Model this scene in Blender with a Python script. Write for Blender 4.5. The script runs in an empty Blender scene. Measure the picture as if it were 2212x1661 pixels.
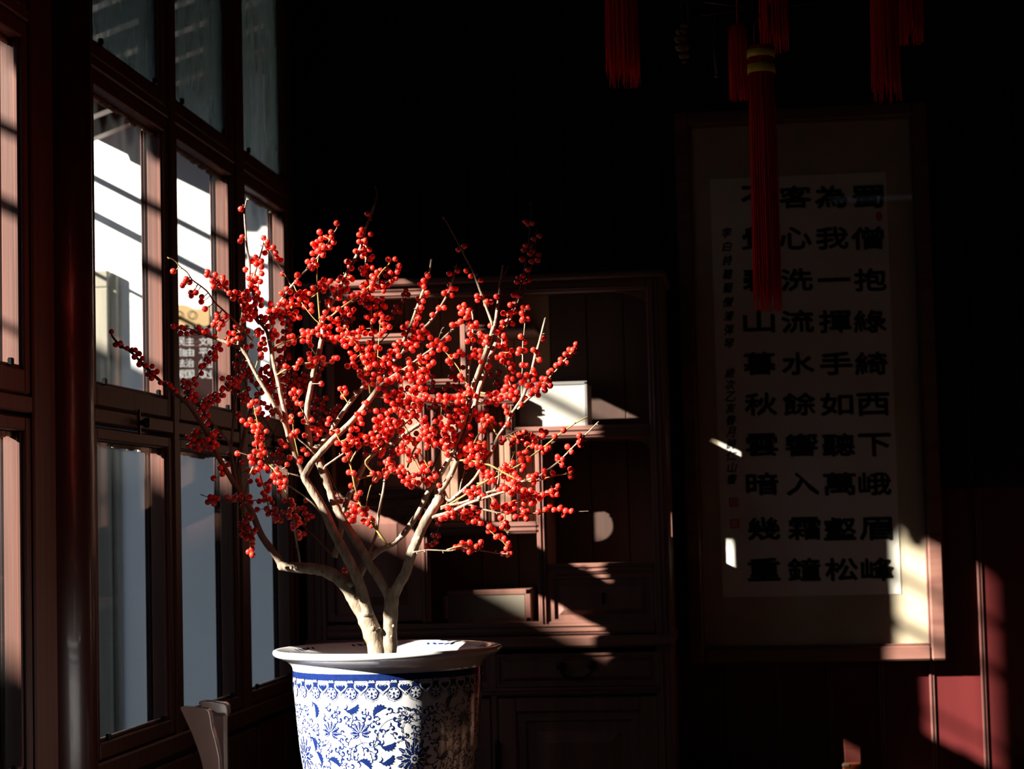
import bpy, bmesh, math, random
import numpy as np
from mathutils import Vector, Matrix

# ------------------------------------------------------------------ scene, camera, light
S = bpy.context.scene
COL = S.collection
random.seed(7)
FPX = 4500.0                      # focal length in pixels of the 2212 px wide frame
CAMP = Vector((0, 0, 1.35))       # the eye stands 1.35 m above the floor
_a = Vector((515, -289.5, -FPX)).normalized()      # the window wall runs along world Y
_h = Vector((1, .024, 0))
_u = _h.cross(_a).normalized()
_x = _a.cross(_u).normalized()
ROT = Matrix((_x, _a, _u)).transposed()            # world -> camera
INV = ROT.transposed()                             # camera -> world
cam = bpy.data.cameras.new('camera')
camo = bpy.data.objects.new('camera', cam)
COL.objects.link(camo)
camo.matrix_world = Matrix.Translation(CAMP) @ INV.to_4x4()
cam.sensor_width = 36
cam.lens = FPX / 2212 * 36
cam.clip_start = .05
cam.dof.use_dof = True
cam.dof.focus_distance = 4.06
cam.dof.aperture_fstop = 7.5
cam.dof.aperture_blades = 0
S.camera = camo
S.view_settings.view_transform = 'Standard'
S.view_settings.look = 'None'
S.view_settings.gamma = 1
S.view_settings.use_curve_mapping = False
S.view_settings.exposure = 0.0
S.cycles.use_denoising = True
S.cycles.max_bounces = 7
S.cycles.diffuse_bounces = 3
S.cycles.glossy_bounces = 3
S.cycles.transmission_bounces = 4
S.cycles.transparent_max_bounces = 10
S.cycles.sample_clamp_indirect = 6
S.cycles.caustics_reflective = False
S.cycles.caustics_refractive = False

world = bpy.data.worlds.new('world'); S.world = world
world.use_nodes = True
bg = world.node_tree.nodes['Background']
bg.inputs['Color'].default_value = (.62, .78, 1.0, 1)
bg.inputs['Strength'].default_value = 1.0

SUNV = Vector((1.6, 1.0, -.848)).normalized()      # direction in which the sunlight travels
sun = bpy.data.lights.new('sun', 'SUN')
sun.energy = 32.0
sun.color = (1.0, .93, .82)
sun.angle = math.radians(.8)
suno = bpy.data.objects.new('sun', sun)
COL.objects.link(suno)
suno.rotation_euler = SUNV.to_track_quat('-Z', 'Y').to_euler()
suno.location = (-6, -3, 6)

# ------------------------------------------------------------------ helpers
def at(px, py, Y):
    """real place of a pixel on the frontal plane Y"""
    d = INV @ Vector((px - 1106, 830.5 - py, -FPX))
    return CAMP + d * (Y / d.y)

def link(o, parent=None):
    COL.objects.link(o)
    if parent is not None:
        o.parent = parent
        o.matrix_parent_inverse = Matrix.Translation(-parent.location)
    return o

def tag(o, label=None, cat=None, group=None, kind=None):
    if label: o['label'] = label
    if cat: o['category'] = cat
    if group: o['group'] = group
    if kind: o['kind'] = kind
    return o

def empty(name, loc, **k):
    o = bpy.data.objects.new(name, None)
    o.location = loc
    o.empty_display_size = .1
    link(o)
    return tag(o, **k)

class MB:
    """collects shapes and links them as one mesh object"""
    def __init__(s):
        s.v = []; s.f = []; s.m = []; s.sm = []
    def add(s, vs, fs, mi=0, smooth=False):
        b = len(s.v)
        s.v += [tuple(v) for v in vs]
        for f in fs:
            s.f.append(tuple(b + i for i in f)); s.m.append(mi); s.sm.append(smooth)
        return s
    def box(s, a, b, bev=0.0, mi=0):
        x0, x1 = sorted((a[0], b[0])); y0, y1 = sorted((a[1], b[1])); z0, z1 = sorted((a[2], b[2]))
        e = min(bev, (x1-x0)*.45, (y1-y0)*.45, (z1-z0)*.45)
        if e <= 0:
            vs = [(x, y, z) for x in (x0, x1) for y in (y0, y1) for z in (z0, z1)]
            fs = [(0,1,3,2),(4,6,7,5),(0,4,5,1),(2,3,7,6),(0,2,6,4),(1,5,7,3)]
            return s.add(vs, fs, mi)
        vs = []; idx = {}
        for ix, x in enumerate((x0, x1)):
            for iy, y in enumerate((y0, y1)):
                for iz, z in enumerate((z0, z1)):
                    sx, sy, sz = (1 - 2*ix), (1 - 2*iy), (1 - 2*iz)
                    for ax in range(3):
                        p = [x + sx*e, y + sy*e, z + sz*e]
                        p[ax] = (x, y, z)[ax]
                        idx[(ix, iy, iz, ax)] = len(vs); vs.append(p)
        fs = []
        for ax in range(3):
            o1, o2 = [i for i in range(3) if i != ax]
            for sd in (0, 1):
                q = []
                for (p, r) in ((0,0),(1,0),(1,1),(0,1)):
                    k = [0,0,0]; k[ax] = sd; k[o1] = p; k[o2] = r
                    q.append(idx[(*k, ax)])
                fs.append(tuple(q))
            for p in (0, 1):
                for r in (0, 1):
                    k0 = [0,0,0]; k1 = [0,0,0]
                    k0[o1] = k1[o1] = p; k0[o2] = k1[o2] = r; k0[ax] = 0; k1[ax] = 1
                    fs.append((idx[(*k0, o1)], idx[(*k1, o1)], idx[(*k1, o2)], idx[(*k0, o2)]))
        for ix in (0,1):
            for iy in (0,1):
                for iz in (0,1):
                    fs.append(tuple(idx[(ix,iy,iz,a_)] for a_ in range(3)))
        return s.add(vs, fs, mi)
    def tube(s, pts, rad, n=8, mi=0, cap=True):
        pts = [Vector(p) for p in pts]
        if not hasattr(rad, '__len__'): rad = [rad]*len(pts)
        vs = []; fs = []
        t0 = (pts[1]-pts[0]).normalized()
        nr = t0.orthogonal().normalized()
        for i, p in enumerate(pts):
            t = (pts[min(i+1, len(pts)-1)] - pts[max(i-1, 0)])
            t = t.normalized() if t.length > 1e-9 else t0
            nr = (nr - t*nr.dot(t))
            nr = nr.normalized() if nr.length > 1e-6 else t.orthogonal().normalized()
            bn = t.cross(nr)
            for k in range(n):
                a_ = 2*math.pi*k/n
                vs.append(p + (nr*math.cos(a_) + bn*math.sin(a_))*rad[i])
        for i in range(len(pts)-1):
            for k in range(n):
                a0 = i*n+k; a1 = i*n+(k+1)%n
                fs.append((a0, a1, a1+n, a0+n))
        if cap:
            fs.append(tuple(range(n))[::-1]); fs.append(tuple(range((len(pts)-1)*n, len(pts)*n)))
        return s.add(vs, fs, mi, True)
    def lathe(s, prof, c, n=64, mi=0, a0=0.0, closed=False):
        vs = []; fs = []
        for (r, z) in prof:
            for k in range(n):
                a_ = a0 + 2*math.pi*k/n
                vs.append((c[0]+r*math.cos(a_), c[1]+r*math.sin(a_), c[2]+z))
        for i in range(len(prof)-1 + (1 if closed else 0)):
            j = (i+1) % len(prof)
            for k in range(n):
                fs.append((i*n+k, i*n+(k+1)%n, j*n+(k+1)%n, j*n+k))
        return s.add(vs, fs, mi, True)
    def prism(s, poly, vec, mi=0):
        """flat polygon (list of Vectors) pushed along vec"""
        n = len(poly); vec = Vector(vec)
        vs = [Vector(p) for p in poly] + [Vector(p)+vec for p in poly]
        fs = [tuple(range(n))[::-1], tuple(range(n, 2*n))]
        fs += [(i, (i+1)%n, n+(i+1)%n, n+i) for i in range(n)]
        return s.add(vs, fs, mi)
    def build(s, name, mat, parent=None, **k):
        me = bpy.data.meshes.new(name)
        me.from_pydata(s.v, [], s.f)
        me.polygons.foreach_set('use_smooth', s.sm)
        me.polygons.foreach_set('material_index', s.m)
        for m_ in (mat if isinstance(mat, (list, tuple)) else [mat]): me.materials.append(m_)
        bm = bmesh.new(); bm.from_mesh(me)
        bmesh.ops.recalc_face_normals(bm, faces=bm.faces)
        bm.to_mesh(me); bm.free()
        o = bpy.data.objects.new(name, me)
        link(o, parent)
        return tag(o, **k)

def mat(name, col, rough=.5, col2=None, nscale=(8, 8, 8), nmix=1.0, detail=4, bump=0, bscale=None,
        spec=.35, coat=0, metal=0, sss=0, k=.42):
    col = tuple(c*k for c in col); col2 = tuple(c*k for c in col2) if col2 else None
    m = bpy.data.materials.new(name); m.use_nodes = True
    nt = m.node_tree; b = nt.nodes['Principled BSDF']
    b.inputs['Base Color'].default_value = (*col, 1)
    b.inputs['Roughness'].default_value = rough
    b.inputs['Specular IOR Level'].default_value = spec
    b.inputs['Coat Weight'].default_value = coat
    b.inputs['Coat Roughness'].default_value = .08
    b.inputs['Metallic'].default_value = metal
    if sss:
        b.inputs['Subsurface Weight'].default_value = sss
        b.inputs['Subsurface Radius'].default_value = (.006, .002, .001)
        b.inputs['Subsurface Scale'].default_value = .6
    if col2 is not None or bump:
        tc = nt.nodes.new('ShaderNodeTexCoord'); mp = nt.nodes.new('ShaderNodeMapping')
        mp.inputs['Scale'].default_value = nscale
        nt.links.new(tc.outputs['Object'], mp.inputs['Vector'])
        no = nt.nodes.new('ShaderNodeTexNoise'); no.inputs['Scale'].default_value = 1
        no.inputs['Detail'].default_value = detail
        nt.links.new(mp.outputs['Vector'], no.inputs['Vector'])
        if col2 is not None:
            r = nt.nodes.new('ShaderNodeValToRGB')
            r.color_ramp.elements[0].position = .5 - .22*nmix; r.color_ramp.elements[0].color = (*col2, 1)
            r.color_ramp.elements[1].position = .5 + .16*nmix; r.color_ramp.elements[1].color = (*col, 1)
            nt.links.new(no.outputs['Fac'], r.inputs['Fac']); nt.links.new(r.outputs['Color'], b.inputs['Base Color'])
        if bump:
            bp = nt.nodes.new('ShaderNodeBump'); bp.inputs['Strength'].default_value = bump
            bp.inputs['Distance'].default_value = .004
            nt.links.new(no.outputs['Fac'], bp.inputs['Height']); nt.links.new(bp.outputs['Normal'], b.inputs['Normal'])
    return m

def glass_mat(name, dirt, dcol, gl=.18):
    """thin pane: clear with a Fresnel reflection and a film of dust"""
    m = bpy.data.materials.new(name); m.use_nodes = True
    nt = m.node_tree; nt.nodes.clear()
    out = nt.nodes.new('ShaderNodeOutputMaterial')
    tr = nt.nodes.new('ShaderNodeBsdfTransparent'); tr.inputs['Color'].default_value = (.965, .97, .965, 1)
    gb = nt.nodes.new('ShaderNodeBsdfGlossy'); gb.inputs['Roughness'].default_value = .02
    lw = nt.nodes.new('ShaderNodeLayerWeight'); lw.inputs['Blend'].default_value = .5
    pw = nt.nodes.new('ShaderNodeMath'); pw.operation = 'POWER'; pw.inputs[1].default_value = 5
    ml = nt.nodes.new('ShaderNodeMath'); ml.operation = 'MULTIPLY_ADD'; ml.inputs[1].default_value = .9*gl; ml.inputs[2].default_value = .035*gl
    m1 = nt.nodes.new('ShaderNodeMixShader')
    nt.links.new(lw.outputs['Facing'], pw.inputs[0]); nt.links.new(pw.outputs[0], ml.inputs[0]); nt.links.new(ml.outputs[0], m1.inputs[0])
    nt.links.new(tr.outputs[0], m1.inputs[1]); nt.links.new(gb.outputs[0], m1.inputs[2])
    if dirt > 0:
        tl = nt.nodes.new('ShaderNodeBsdfTranslucent'); tl.inputs['Color'].default_value = (*dcol, 1)
        tc = nt.nodes.new('ShaderNodeTexCoord'); mp = nt.nodes.new('ShaderNodeMapping')
        mp.inputs['Scale'].default_value = (20, 20, 3)
        no = nt.nodes.new('ShaderNodeTexNoise'); no.inputs['Scale'].default_value = 1; no.inputs['Detail'].default_value = 6
        mr = nt.nodes.new('ShaderNodeMapRange'); mr.inputs[1].default_value = .35; mr.inputs[2].default_value = .75
        mr.inputs[3].default_value = dirt*.35; mr.inputs[4].default_value = dirt*1.6
        nt.links.new(tc.outputs['Object'], mp.inputs[0]); nt.links.new(mp.outputs[0], no.inputs[0])
        nt.links.new(no.outputs['Fac'], mr.inputs[0])
        m2 = nt.nodes.new('ShaderNodeMixShader')
        nt.links.new(mr.outputs[0], m2.inputs[0]); nt.links.new(m1.outputs[0], m2.inputs[1]); nt.links.new(tl.outputs[0], m2.inputs[2])
        nt.links.new(m2.outputs[0], out.inputs[0])
    else:
        nt.links.new(m1.outputs[0], out.inputs[0])
    return m

M = dict(
    frame=mat('brown_window_wood', (.23, .078, .050), .5, (.11, .038, .026), (40, 40, 1.2), bump=.3),
    fin=mat('reddish_outer_wood', (.078, .022, .019), .6, (.020, .006, .006), (110, 110, 1.0), bump=.5, k=1),
    post=mat('dark_red_lacquer_post', (.10, .014, .010), .32, (.045, .008, .006), (6, 6, .8), coat=.25),
    wall=mat('dark_wall_paint_and_shade', (.022, .012, .009), .7, (.012, .008, .006), (5, 5, 5)),
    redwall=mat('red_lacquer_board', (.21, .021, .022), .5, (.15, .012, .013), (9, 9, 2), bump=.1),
    batten=mat('worn_red_batten', (.30, .12, .10), .5, (.2, .06, .05), (30, 30, 2), bump=.2),
    ceil=mat('dark_ceiling_board', (.02, .012, .009), .8, (.012, .008, .006), (2, 20, 2)),
    floor=mat('dark_floor_board', (.035, .016, .010), .45, (.018, .009, .006), (16, 2, 2), bump=.2),
    cab=mat('rosewood_cabinet', (.20, .095, .072), .42, (.12, .05, .04), (26, 26, 2), bump=.12, spec=.3, k=1),
    cabh=mat('rosewood_cross_grain', (.20, .095, .072), .42, (.12, .05, .04), (2, 26, 26), bump=.12, spec=.3, k=1),
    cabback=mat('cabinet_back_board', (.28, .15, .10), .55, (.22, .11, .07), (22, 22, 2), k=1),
    iron=mat('black_iron', (.03, .03, .032), .35, metal=.8),
    white=mat('porcelain_glaze_white', (.74, .74, .75), .12, coat=.3, k=1),
    blue=mat('porcelain_cobalt_blue', (.014, .035, .20), .15, (.02, .05, .26), (120, 120, 120), coat=.3),
    soil=mat('potting_soil', (.03, .02, .013), .95, (.012, .008, .006), (60, 60, 60), bump=.8),
    bark=mat('pale_grey_bark', (.29, .228, .168), .75, (.13, .092, .062), (90, 90, 45), bump=.8, detail=6, k=1),
    twig=mat('yellow_green_twig', (.32, .235, .07), .6, (.21, .135, .05), (60, 60, 60), k=1),
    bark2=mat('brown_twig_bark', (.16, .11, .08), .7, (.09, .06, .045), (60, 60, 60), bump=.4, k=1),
    berry=mat('red_berry_skin', (.84, .044, .026), .26, (.70, .020, .014), (60, 60, 60), coat=.6, sss=.15, k=1),
    tip=mat('dark_berry_tip', (.05, .015, .01), .7),
    silk=mat('red_silk_thread', (.98, .010, .020), .45, (.85, .006, .012), (300, 300, 4), k=1),
    gold=mat('yellow_band_cloth', (.92, .66, .04), .5, (.8, .55, .03), (100, 100, 100), k=1),
    brass=mat('dull_brass_wire', (.35, .17, .05), .4, metal=.6),
    paper=mat('calligraphy_paper', (.80, .745, .67), .8, (.70, .65, .57), (5, 5, 5), k=1),
    mount=mat('beige_mounting_silk', (.53, .435, .31), .8, (.45, .36, .25), (7, 7, 7), k=1),
    ink=mat('black_ink', (.012, .012, .012), .7),
    seal=mat('red_seal_paste', (.60, .07, .045), .7, k=1),
    whitewash=mat('white_plaster', (.78, .775, .76), .9, (.70, .70, .685), (1.5, 1.5, 1.5), k=1),
    stone=mat('grey_paving', (.07, .068, .065), .9, (.045, .045, .04), (3, 3, 3), bump=.3, k=1),
    tile=mat('grey_roof_tile', (.10, .10, .10), .85, (.05, .05, .05), (12, 12, 12)),
    palewood=mat('pale_painted_wood', (.19, .175, .135), .7, (.15, .135, .10), (20, 20, 3), k=1),
    darkpane=mat('dark_door_pane', (.03, .045, .05), .1, spec=.8),
    sign=mat('maroon_sign_board', (.014, .006, .0055), .9, (.011, .005, .0045), (4, 4, 4), spec=.05, k=1),
    cream=mat('cream_sign_board', (.22, .145, .06), .7, (.19, .125, .05), (8, 8, 8), k=1),
    chalk=mat('white_sign_paint', (.24, .24, .245), .9, spec=.05, k=1),
    boxw=mat('white_lacquer_box', (.80, .77, .70), .5, (.7, .66, .58), (14, 14, 14)),
    boxedge=mat('grey_box_edge', (.30, .28, .27), .5),
    label=mat('cream_paper_label', (.42, .36, .27), .8, (.36, .30, .22), (20, 20, 20)),
    chair=mat('glossy_brown_chair_wood', (.14, .085, .075), .18, (.09, .05, .043), (14, 14, 3), spec=.6, coat=.6, k=1),
    orange=mat('orange_lacquer', (.40, .07, .01), .5),
    darkred=mat('dark_red_card', (.035, .004, .002), .7, spec=.15, k=1),
    putty=mat('old_white_putty', (.30, .25, .19), .9, (.16, .12, .08), (40, 40, 40), bump=.6, k=1),
    greywall=mat('grey_yard_plaster', (.22, .215, .20), .9, (.17, .165, .155), (1.5, 1.5, 1.5), k=1),
    cabshade=mat('cabinet_back_board_shade', (.05, .024, .016), .6, (.035, .016, .011), (22, 22, 2), k=1),  # back board colour with the shade of the right niches in it
    panelwall=mat('brown_wall_panelling', (.20, .11, .065), .5, (.14, .07, .045), (8, 8, 2), k=1),
    cord=mat('black_cord', (.02, .02, .02), .7),
)
GLASS = glass_mat('clean_window_glass', .004, (.7, .75, .75))
GLASSD = glass_mat('dusty_window_glass', .6, (.30, .38, .36))
GLASSP = glass_mat('picture_glass', .0, (1, 1, 1), .12)
# ------------------------------------------------------------------ room shell
XW = -1.35                        # room side of the window wall
ZC = 1.35
YB, YF, XR, ZT = 6.575, -1.6, 2.5, 3.55
def st(name, mb, m, parent=None): return mb.build(name, m, parent, kind=None if parent else 'structure')

fl = empty('floor', (0, 0, 0), kind='structure')
MB().box((XW-.12, YF, -.12), (XR, YB+.1, -.006)).build('subfloor', M['floor'], fl)
proto = None
for i in range(20):
    x0 = XW + i*.1925
    if proto is None:
        proto = MB().box((0, YF, -.02), (.189, YB, 0), .002).build('board', M['floor'], fl)
        proto.location = (x0, 0, 0); proto.matrix_parent_inverse = Matrix()
    else:
        c = proto.copy(); COL.objects.link(c); c.location = (x0, 0, 0)
ce = empty('ceiling', (0, 0, ZT), kind='structure')
MB().box((XW-.12, YF, ZT+.02), (XR+.1, YB+.1, ZT+.12)).build('ceiling_deck', M['ceil'], ce)
for i in range(7):
    MB().box((XW-.1, .0+i*1.0, ZT-.1), (XR, .1+i*1.0, ZT+.02), .008).build('beam', M['ceil'], ce)
st('wall_right', MB().box((XR, YF, 0), (XR+.1, YB+.1, ZT)), M['panelwall'])
st('wall_front', MB().box((XW-.12, YF-.1, 0), (XR+.1, YF, ZT)), M['wall'])

# back wall: red lacquered boards, shade painted into the upper ones, battens at the joints
bw = empty('wall_back', (.5, YB, 0), kind='structure')
MB().box((XW-.12, YB+.03, 0), (XR, YB+.13, ZT)).build('wall_core', M['wall'], bw)
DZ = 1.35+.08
XB = at(2016, 1560, YB).x
i0 = math.floor((XW - XB)/.1565)
k = i0
while XB + k*.1565 < XR - .02:
    x0 = max(XB + k*.1565, XW-.1); x1 = min(XB + (k+1)*.1565, XR)
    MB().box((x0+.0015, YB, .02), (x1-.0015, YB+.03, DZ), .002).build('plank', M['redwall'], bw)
    MB().box((x0+.0015, YB, DZ), (x1-.0015, YB+.03, ZT), .002).build('plank', M['wall'], bw)  # upper boards: the dimness of the unlit wall is put into their colour
    if XW < x0 < XR-.05:
        MB().box((x0-.0075, YB-.009, .02), (x0+.0005, YB, DZ), .002).build('batten', M['batten'], bw)
        MB().box((x0+.002, YB-.006, .02), (x0+.009, YB, DZ), .002).build('batten', M['batten'], bw)
    k += 1
MB().box((XW, YB-.02, 0), (XR, YB, .14), .006).build('baseboard_back', M['post'], None, kind='structure')

# window wall: posts, sill wall, windows of three sashes each
GY = [(4.225, 4.762), (4.868, 5.405), (5.552, 6.075), (3.06, 3.79), (2.2, 2.93), (1.34, 2.07), (.48, 1.21)]
ZL = [(-.433+ZC, .198+ZC), (.314+ZC, .948+ZC), (1.044+ZC, 1.70+ZC)]
wl = empty('wall_left', (XW, 3, 0), kind='structure')
MB().box((XW-.14, YF, 0), (XW-.02, YB, ZL[0][0]-.08), .004).build('sill_wall', M['wall'], wl)
MB().box((XW-.16, YF, ZL[0][0]-.08), (XW+.012, 6.12, ZL[0][0]-.036), .004).build('sill', M['frame'], wl)
MB().box((XW-.14, YF, ZL[2][1]+.04), (XW, YB, ZT), .004).build('header', M['wall'], wl)
MB().box((XW-.13, YF, 0), (XW-.02, .36, ZT), .004).build('end_panel', M['wall'], wl)
MB().box((XW-.055, 6.135, 0), (XW+.0, YB, ZT), .004).build('end_panel', M['wall'], wl)
for j in range(11):
    y0 = 3.0 + j*.33
    MB().box((XW-.02, y0+.004, .16), (XW-.006, y0+.326, ZL[0][0]-.1), .006).build('panel', M['frame'], wl)
MB().box((XW-.02, YF, 0), (XW+.01, YB-.02, .15), .005).build('baseboard_left', M['post'], None, kind='structure')

def mullion(y0, y1, n, deep=-.050):
    t = empty('trim_%d' % n, (XW, (y0+y1)/2, 0), kind='structure')
    MB().box((XW-.055, y0, ZL[0][0]-.04), (XW+.006, y1, ZL[2][1]+.04), .004).build('mullion', M['frame'], t)
    # outer part of the mullion: a stepped reddish post seen through the glass
    MB().box((XW-.018+deep, y0-.003, ZL[0][0]-.04), (XW-.056, y1+.003, ZL[2][1]+.04), .003).build('outer_post', M['fin'], t)
    for s_, (xa, xb) in enumerate(((-.058, -.0565), (-.066, -.062))):
        MB().box((XW+xa, y0-.010, ZL[0][0]-.03), (XW+xb, y0-.003, ZL[2][1]+.03), .002).build('bead', M['fin'], t)
SG = .030
mull = [(4.762+SG, 4.868-SG), (5.405+SG, 5.552-SG), (6.075+SG, 6.135), (2.93+SG, 3.06-SG), (2.07+SG, 2.2-SG), (1.21+SG, 1.34-SG), (.36, .48-SG), (3.79+SG, 3.945), (4.15, 4.225-SG)]
for n, (a_, b_) in enumerate(mull): mullion(a_, b_, n+1)

# round lacquered post between the two groups of windows
pb = empty('trim_20', (XW-.06, 4.047, 0), kind='structure')
MB().lathe([(.106, .12), (.106, ZT-.1)], (XW-.06, 4.047, 0), 48).build('round_post', M['post'], pb)
MB().lathe([(.0, 0), (.15, 0), (.155, .05), (.13, .12), (.1, .125)], (XW-.06, 4.047, 0), 40).build('post_base', M['stone'], pb)

latch_me = None
for w, (y0, y1) in enumerate(GY):
    t = empty('window_%d' % (w+1), (XW, (y0+y1)/2, ZL[0][0]-.04), kind='structure')
    xo, xi = XW-.045, XW
    for s_, (z0, z1) in enumerate(ZL):
        f = MB()
        bt = .046 if s_ == 1 else .034
        tp = .026 if s_ == 0 else .034
        f.box((xo, y0-SG+.001, z0-bt), (xi, y0, z1+tp), .003)
        f.box((xo, y1, z0-bt), (xi, y1+SG-.001, z1+tp), .003)
        f.box((xo, y0, z0-bt), (xi, y1, z0), .003)
        f.box((xo, y0, z1), (xi, y1, z1+tp), .003)
        # inner bead round the glass
        f.box((xi-.017, y0, z0), (xi-.008, y1, z0+.008), .002)
        f.box((xi-.017, y1-.007, z0), (xi-.008, y1, z1), .002)
        so = f.build('sash_frame', M['frame'], t)
        g = MB().box((XW-.024, y0-.004, z0-.004), (XW-.021, y1+.004, z1+.004))
        g.build('glass_pane', GLASSD if s_ == 2 else GLASS, so)
        pu = MB()
        # a crumbling line of putty along the head
        yy = y0
        rr = random.Random(w*7+s_)
        while yy < y1:
            y2 = min(yy + rr.uniform(.02, .07), y1)
            h = rr.uniform(.006, .014)
            pu.box((XW-.036, yy, z1-h), (XW-.026, y2, z1), .002); yy = y2
        pu.build('putty', M['putty'], so)
        for q, yk in enumerate((y0+.05, y1-.08)):
            kb = MB()
            kb.box((xi-.006, yk, z0+.001), (xi+.004, yk+.012, z0+.016), .002)
            kb.build('glazing_clip', M['iron'], so)
    # fixed rails between the sashes, with an open joint on each side
    r_ = MB().box((xo, y0-SG+.001, ZL[0][1]+.034), (xi+.004, y1+SG-.001, ZL[1][0]-.050), .003)
    r_.build('transom', M['frame'], t)
    MB().box((xo-.03, y0-SG+.001, ZL[0][1]+.036), (xo, y1+SG-.001, ZL[1][0]-.052), .003).build('outer_transom', M['fin'], t)
    MB().box((xo-.02, y0-SG+.001, ZL[1][1]+.036), (xi+.004, y1+SG-.001, ZL[2][0]-.036), .003).build('head_rail', M['frame'], t)
    MB().box((xo-.04, y0-SG+.001, ZL[0][0]-.07), (xo, y1+SG-.001, ZL[0][0]-.03), .004).build('outer_sill', M['fin'], t)
    kn = MB()
    yc = y0 + (y1-y0)*.53; zc = ZL[0][1] + .047
    kn.tube([(xi, yc, zc), (xi+.012, yc, zc), (xi+.02, yc, zc), (xi+.027, yc, zc), (xi+.03, yc, zc)], [.006, .006, .012, .012, .004], 14)
    kn.box((xi+.003, yc-.004, zc-.026), (xi+.008, yc+.004, zc+.03), .001)
    kn.build('latch', M['iron'], t)

# ------------------------------------------------------------------ courtyard outside
gr = empty('ground', (-4, 2, -.2), kind='structure')
MB().box((-9, -7, -.35), (XW-.14, 14, -.2)).build('paving', M['stone'], gr)
MB().box((-9, -40, -.35), (12, -7, -.2)).build('paving', M['stone'], gr)
MB().box((XW-.14, -7, -.35), (12, YF-.1, -.2)).build('paving', M['stone'], gr)
YWG = 8.0
wg = empty('wall_courtyard', (-3, YWG, -.2), kind='structure')
MB().box((-7.5, YWG, -.25), (XW-.12, YWG+.25, 4.6)).build('white_wall', M['whitewash'], wg)
# eave over the windows: rafters, board and tile ends
ev = empty('eave', (-2.0, 3, 3.0), kind='structure')
ex, ez = -2.6, 1.60+ZC
hx = XW-.02; hz = ez + .42
n_ = Vector((hx-ex, 0, hz-ez)).normalized(); up = Vector((-n_.z, 0, n_.x))
def slab(mb, y0, y1, a, b, t0, t1):
    A = Vector((ex, 0, ez)); L = []
    for (d, t) in ((a, t0), (b, t0), (b, t1), (a, t1)): L.append(A + n_*d + up*t + Vector((0, y0, 0)))
    mb.prism(L, (0, y1-y0, 0))
LN = (Vector((hx-ex, 0, hz-ez))).length
mb = MB(); slab(mb, -4, YWG, .0, LN, 0, .03); mb.build('eave_board', M['frame'], ev)
y = -3.9
while y < YWG:
    mb = MB(); slab(mb, y, y+.06, .04, LN, -.07, 0); mb.build('rafter', M['frame'], ev); y += .28
tl = None; y = -3.95; n = 0
while y < YWG-.1 and n < 58:
    if tl is None:
        mb = MB()
        pts = [Vector((ex, y, ez)) - n_*.05 + up*.05, Vector((ex, y, ez)) + n_*LN*.98 + up*.06]
        mb.tube(pts, .052, 12)
        e0 = pts[0] + Vector((0, .1, -.03))
        mb.prism([e0+Vector((0, .045, .03)), e0+Vector((0, -.045, .03)), e0+Vector((0, -.03, -.025)), e0+Vector((0, 0, -.045)), e0+Vector((0, .03, -.025))], (.015, 0, .01))
        tl = mb.build('roof_tile', M['tile'], ev)
    else:
        c = tl.copy(); COL.objects.link(c); c.location = c.location + Vector((0, n*.2, 0))
    y += .2; n += 1
mb = MB(); slab(mb, -4, YWG, -.02, LN, .03, .055); mb.build('tile_bed', M['tile'], ev)
for q, (xc, zc, rr) in enumerate(((-2.8, 1.55, .014), (-2.8, 1.40, .017), (-2.78, 1.16, .008))):
    P = [(xc, -4 + 12*u, zc+ZC - .03*math.sin(math.pi*((u*4) % 1))) for u in [i/40 for i in range(41)]]
    mb = MB().tube(P, rr, 6)
    tag(mb.build('cable', M['cord']), ('upper', 'middle', 'lowest')[q]+' black cable strung along the courtyard under the eave', 'cable', 'cables under the eave')
# unseen wall added across the yard, its stepped top shaped to shade the windows
cw = empty('wall_yard_added', (-6, 2, -.2), kind='structure')
for (ya, yb, zt) in ((-8, 1.25, 2.22), (1.25, YWG, 2.585)):
    MB().box((-6.2, ya, -.25), (-6, yb, zt-.1+ZC)).build('added_yard_wall_body', M['greywall'], cw)
    MB().prism([Vector((-6.32, ya, zt-.1+ZC)), Vector((-5.88, ya, zt-.1+ZC)), Vector((-6.1, ya, zt+.05+ZC))], (0, yb-ya, 0)).build('added_wall_coping', M['tile'], cw)

# unseen pillars added under the eave; the first blocks sun from the red wall
for q, yp in enumerate((4.40, 2.16, 0.0, -2.2)):
    o = MB().lathe([(.21, -.2), (.22, -.12), (.17, -.02), (.165, .05), (.165, ez-.02), (0, ez-.02)], (-2.45, yp, 0), 32).build('added_pillar', M['post'])
    tag(o, 'unseen round dark pillar added outside, ' + ('nearest the sign board', 'second from the sign board', 'third from the sign board', 'farthest from the sign board')[q], 'pillar', 'added pillars under the eave')
# pale door in the courtyard wall
dr = empty('door_1', (at(215, 700, YWG).x, YWG, -.2), kind='structure')
p0, p1 = at(150, 588, YWG-.02), at(243, 1100, YWG-.02)
zb = .0
MB().box((p0.x, YWG-.05, p0.z-.07), (p1.x, YWG, p0.z), .005).build('door_head', M['palewood'], dr)
MB().box((p1.x-.075, YWG-.05, zb), (p1.x, YWG, p0.z-.07), .005).build('door_jamb', M['palewood'], dr)
MB().box((p0.x, YWG-.05, zb), (p0.x+.075, YWG, p0.z-.07), .005).build('door_jamb', M['palewood'], dr)
MB().box((p0.x+.075, YWG-.02, zb), (p1.x-.075, YWG-.005, p0.z-.07), .0).build('door_pane', M['darkpane'], dr)
MB().box((p0.x+.075, YWG-.035, p0.z-.62), (p1.x-.075, YWG-.012, p0.z-.56), .004).build('door_rail', M['palewood'], dr)
MB().tube([(p1.x+.02, YWG-.02, zb), (p1.x+.02, YWG-.02, p0.z-.02)], .012, 8).build('door_post', M['palewood'], dr)

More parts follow.
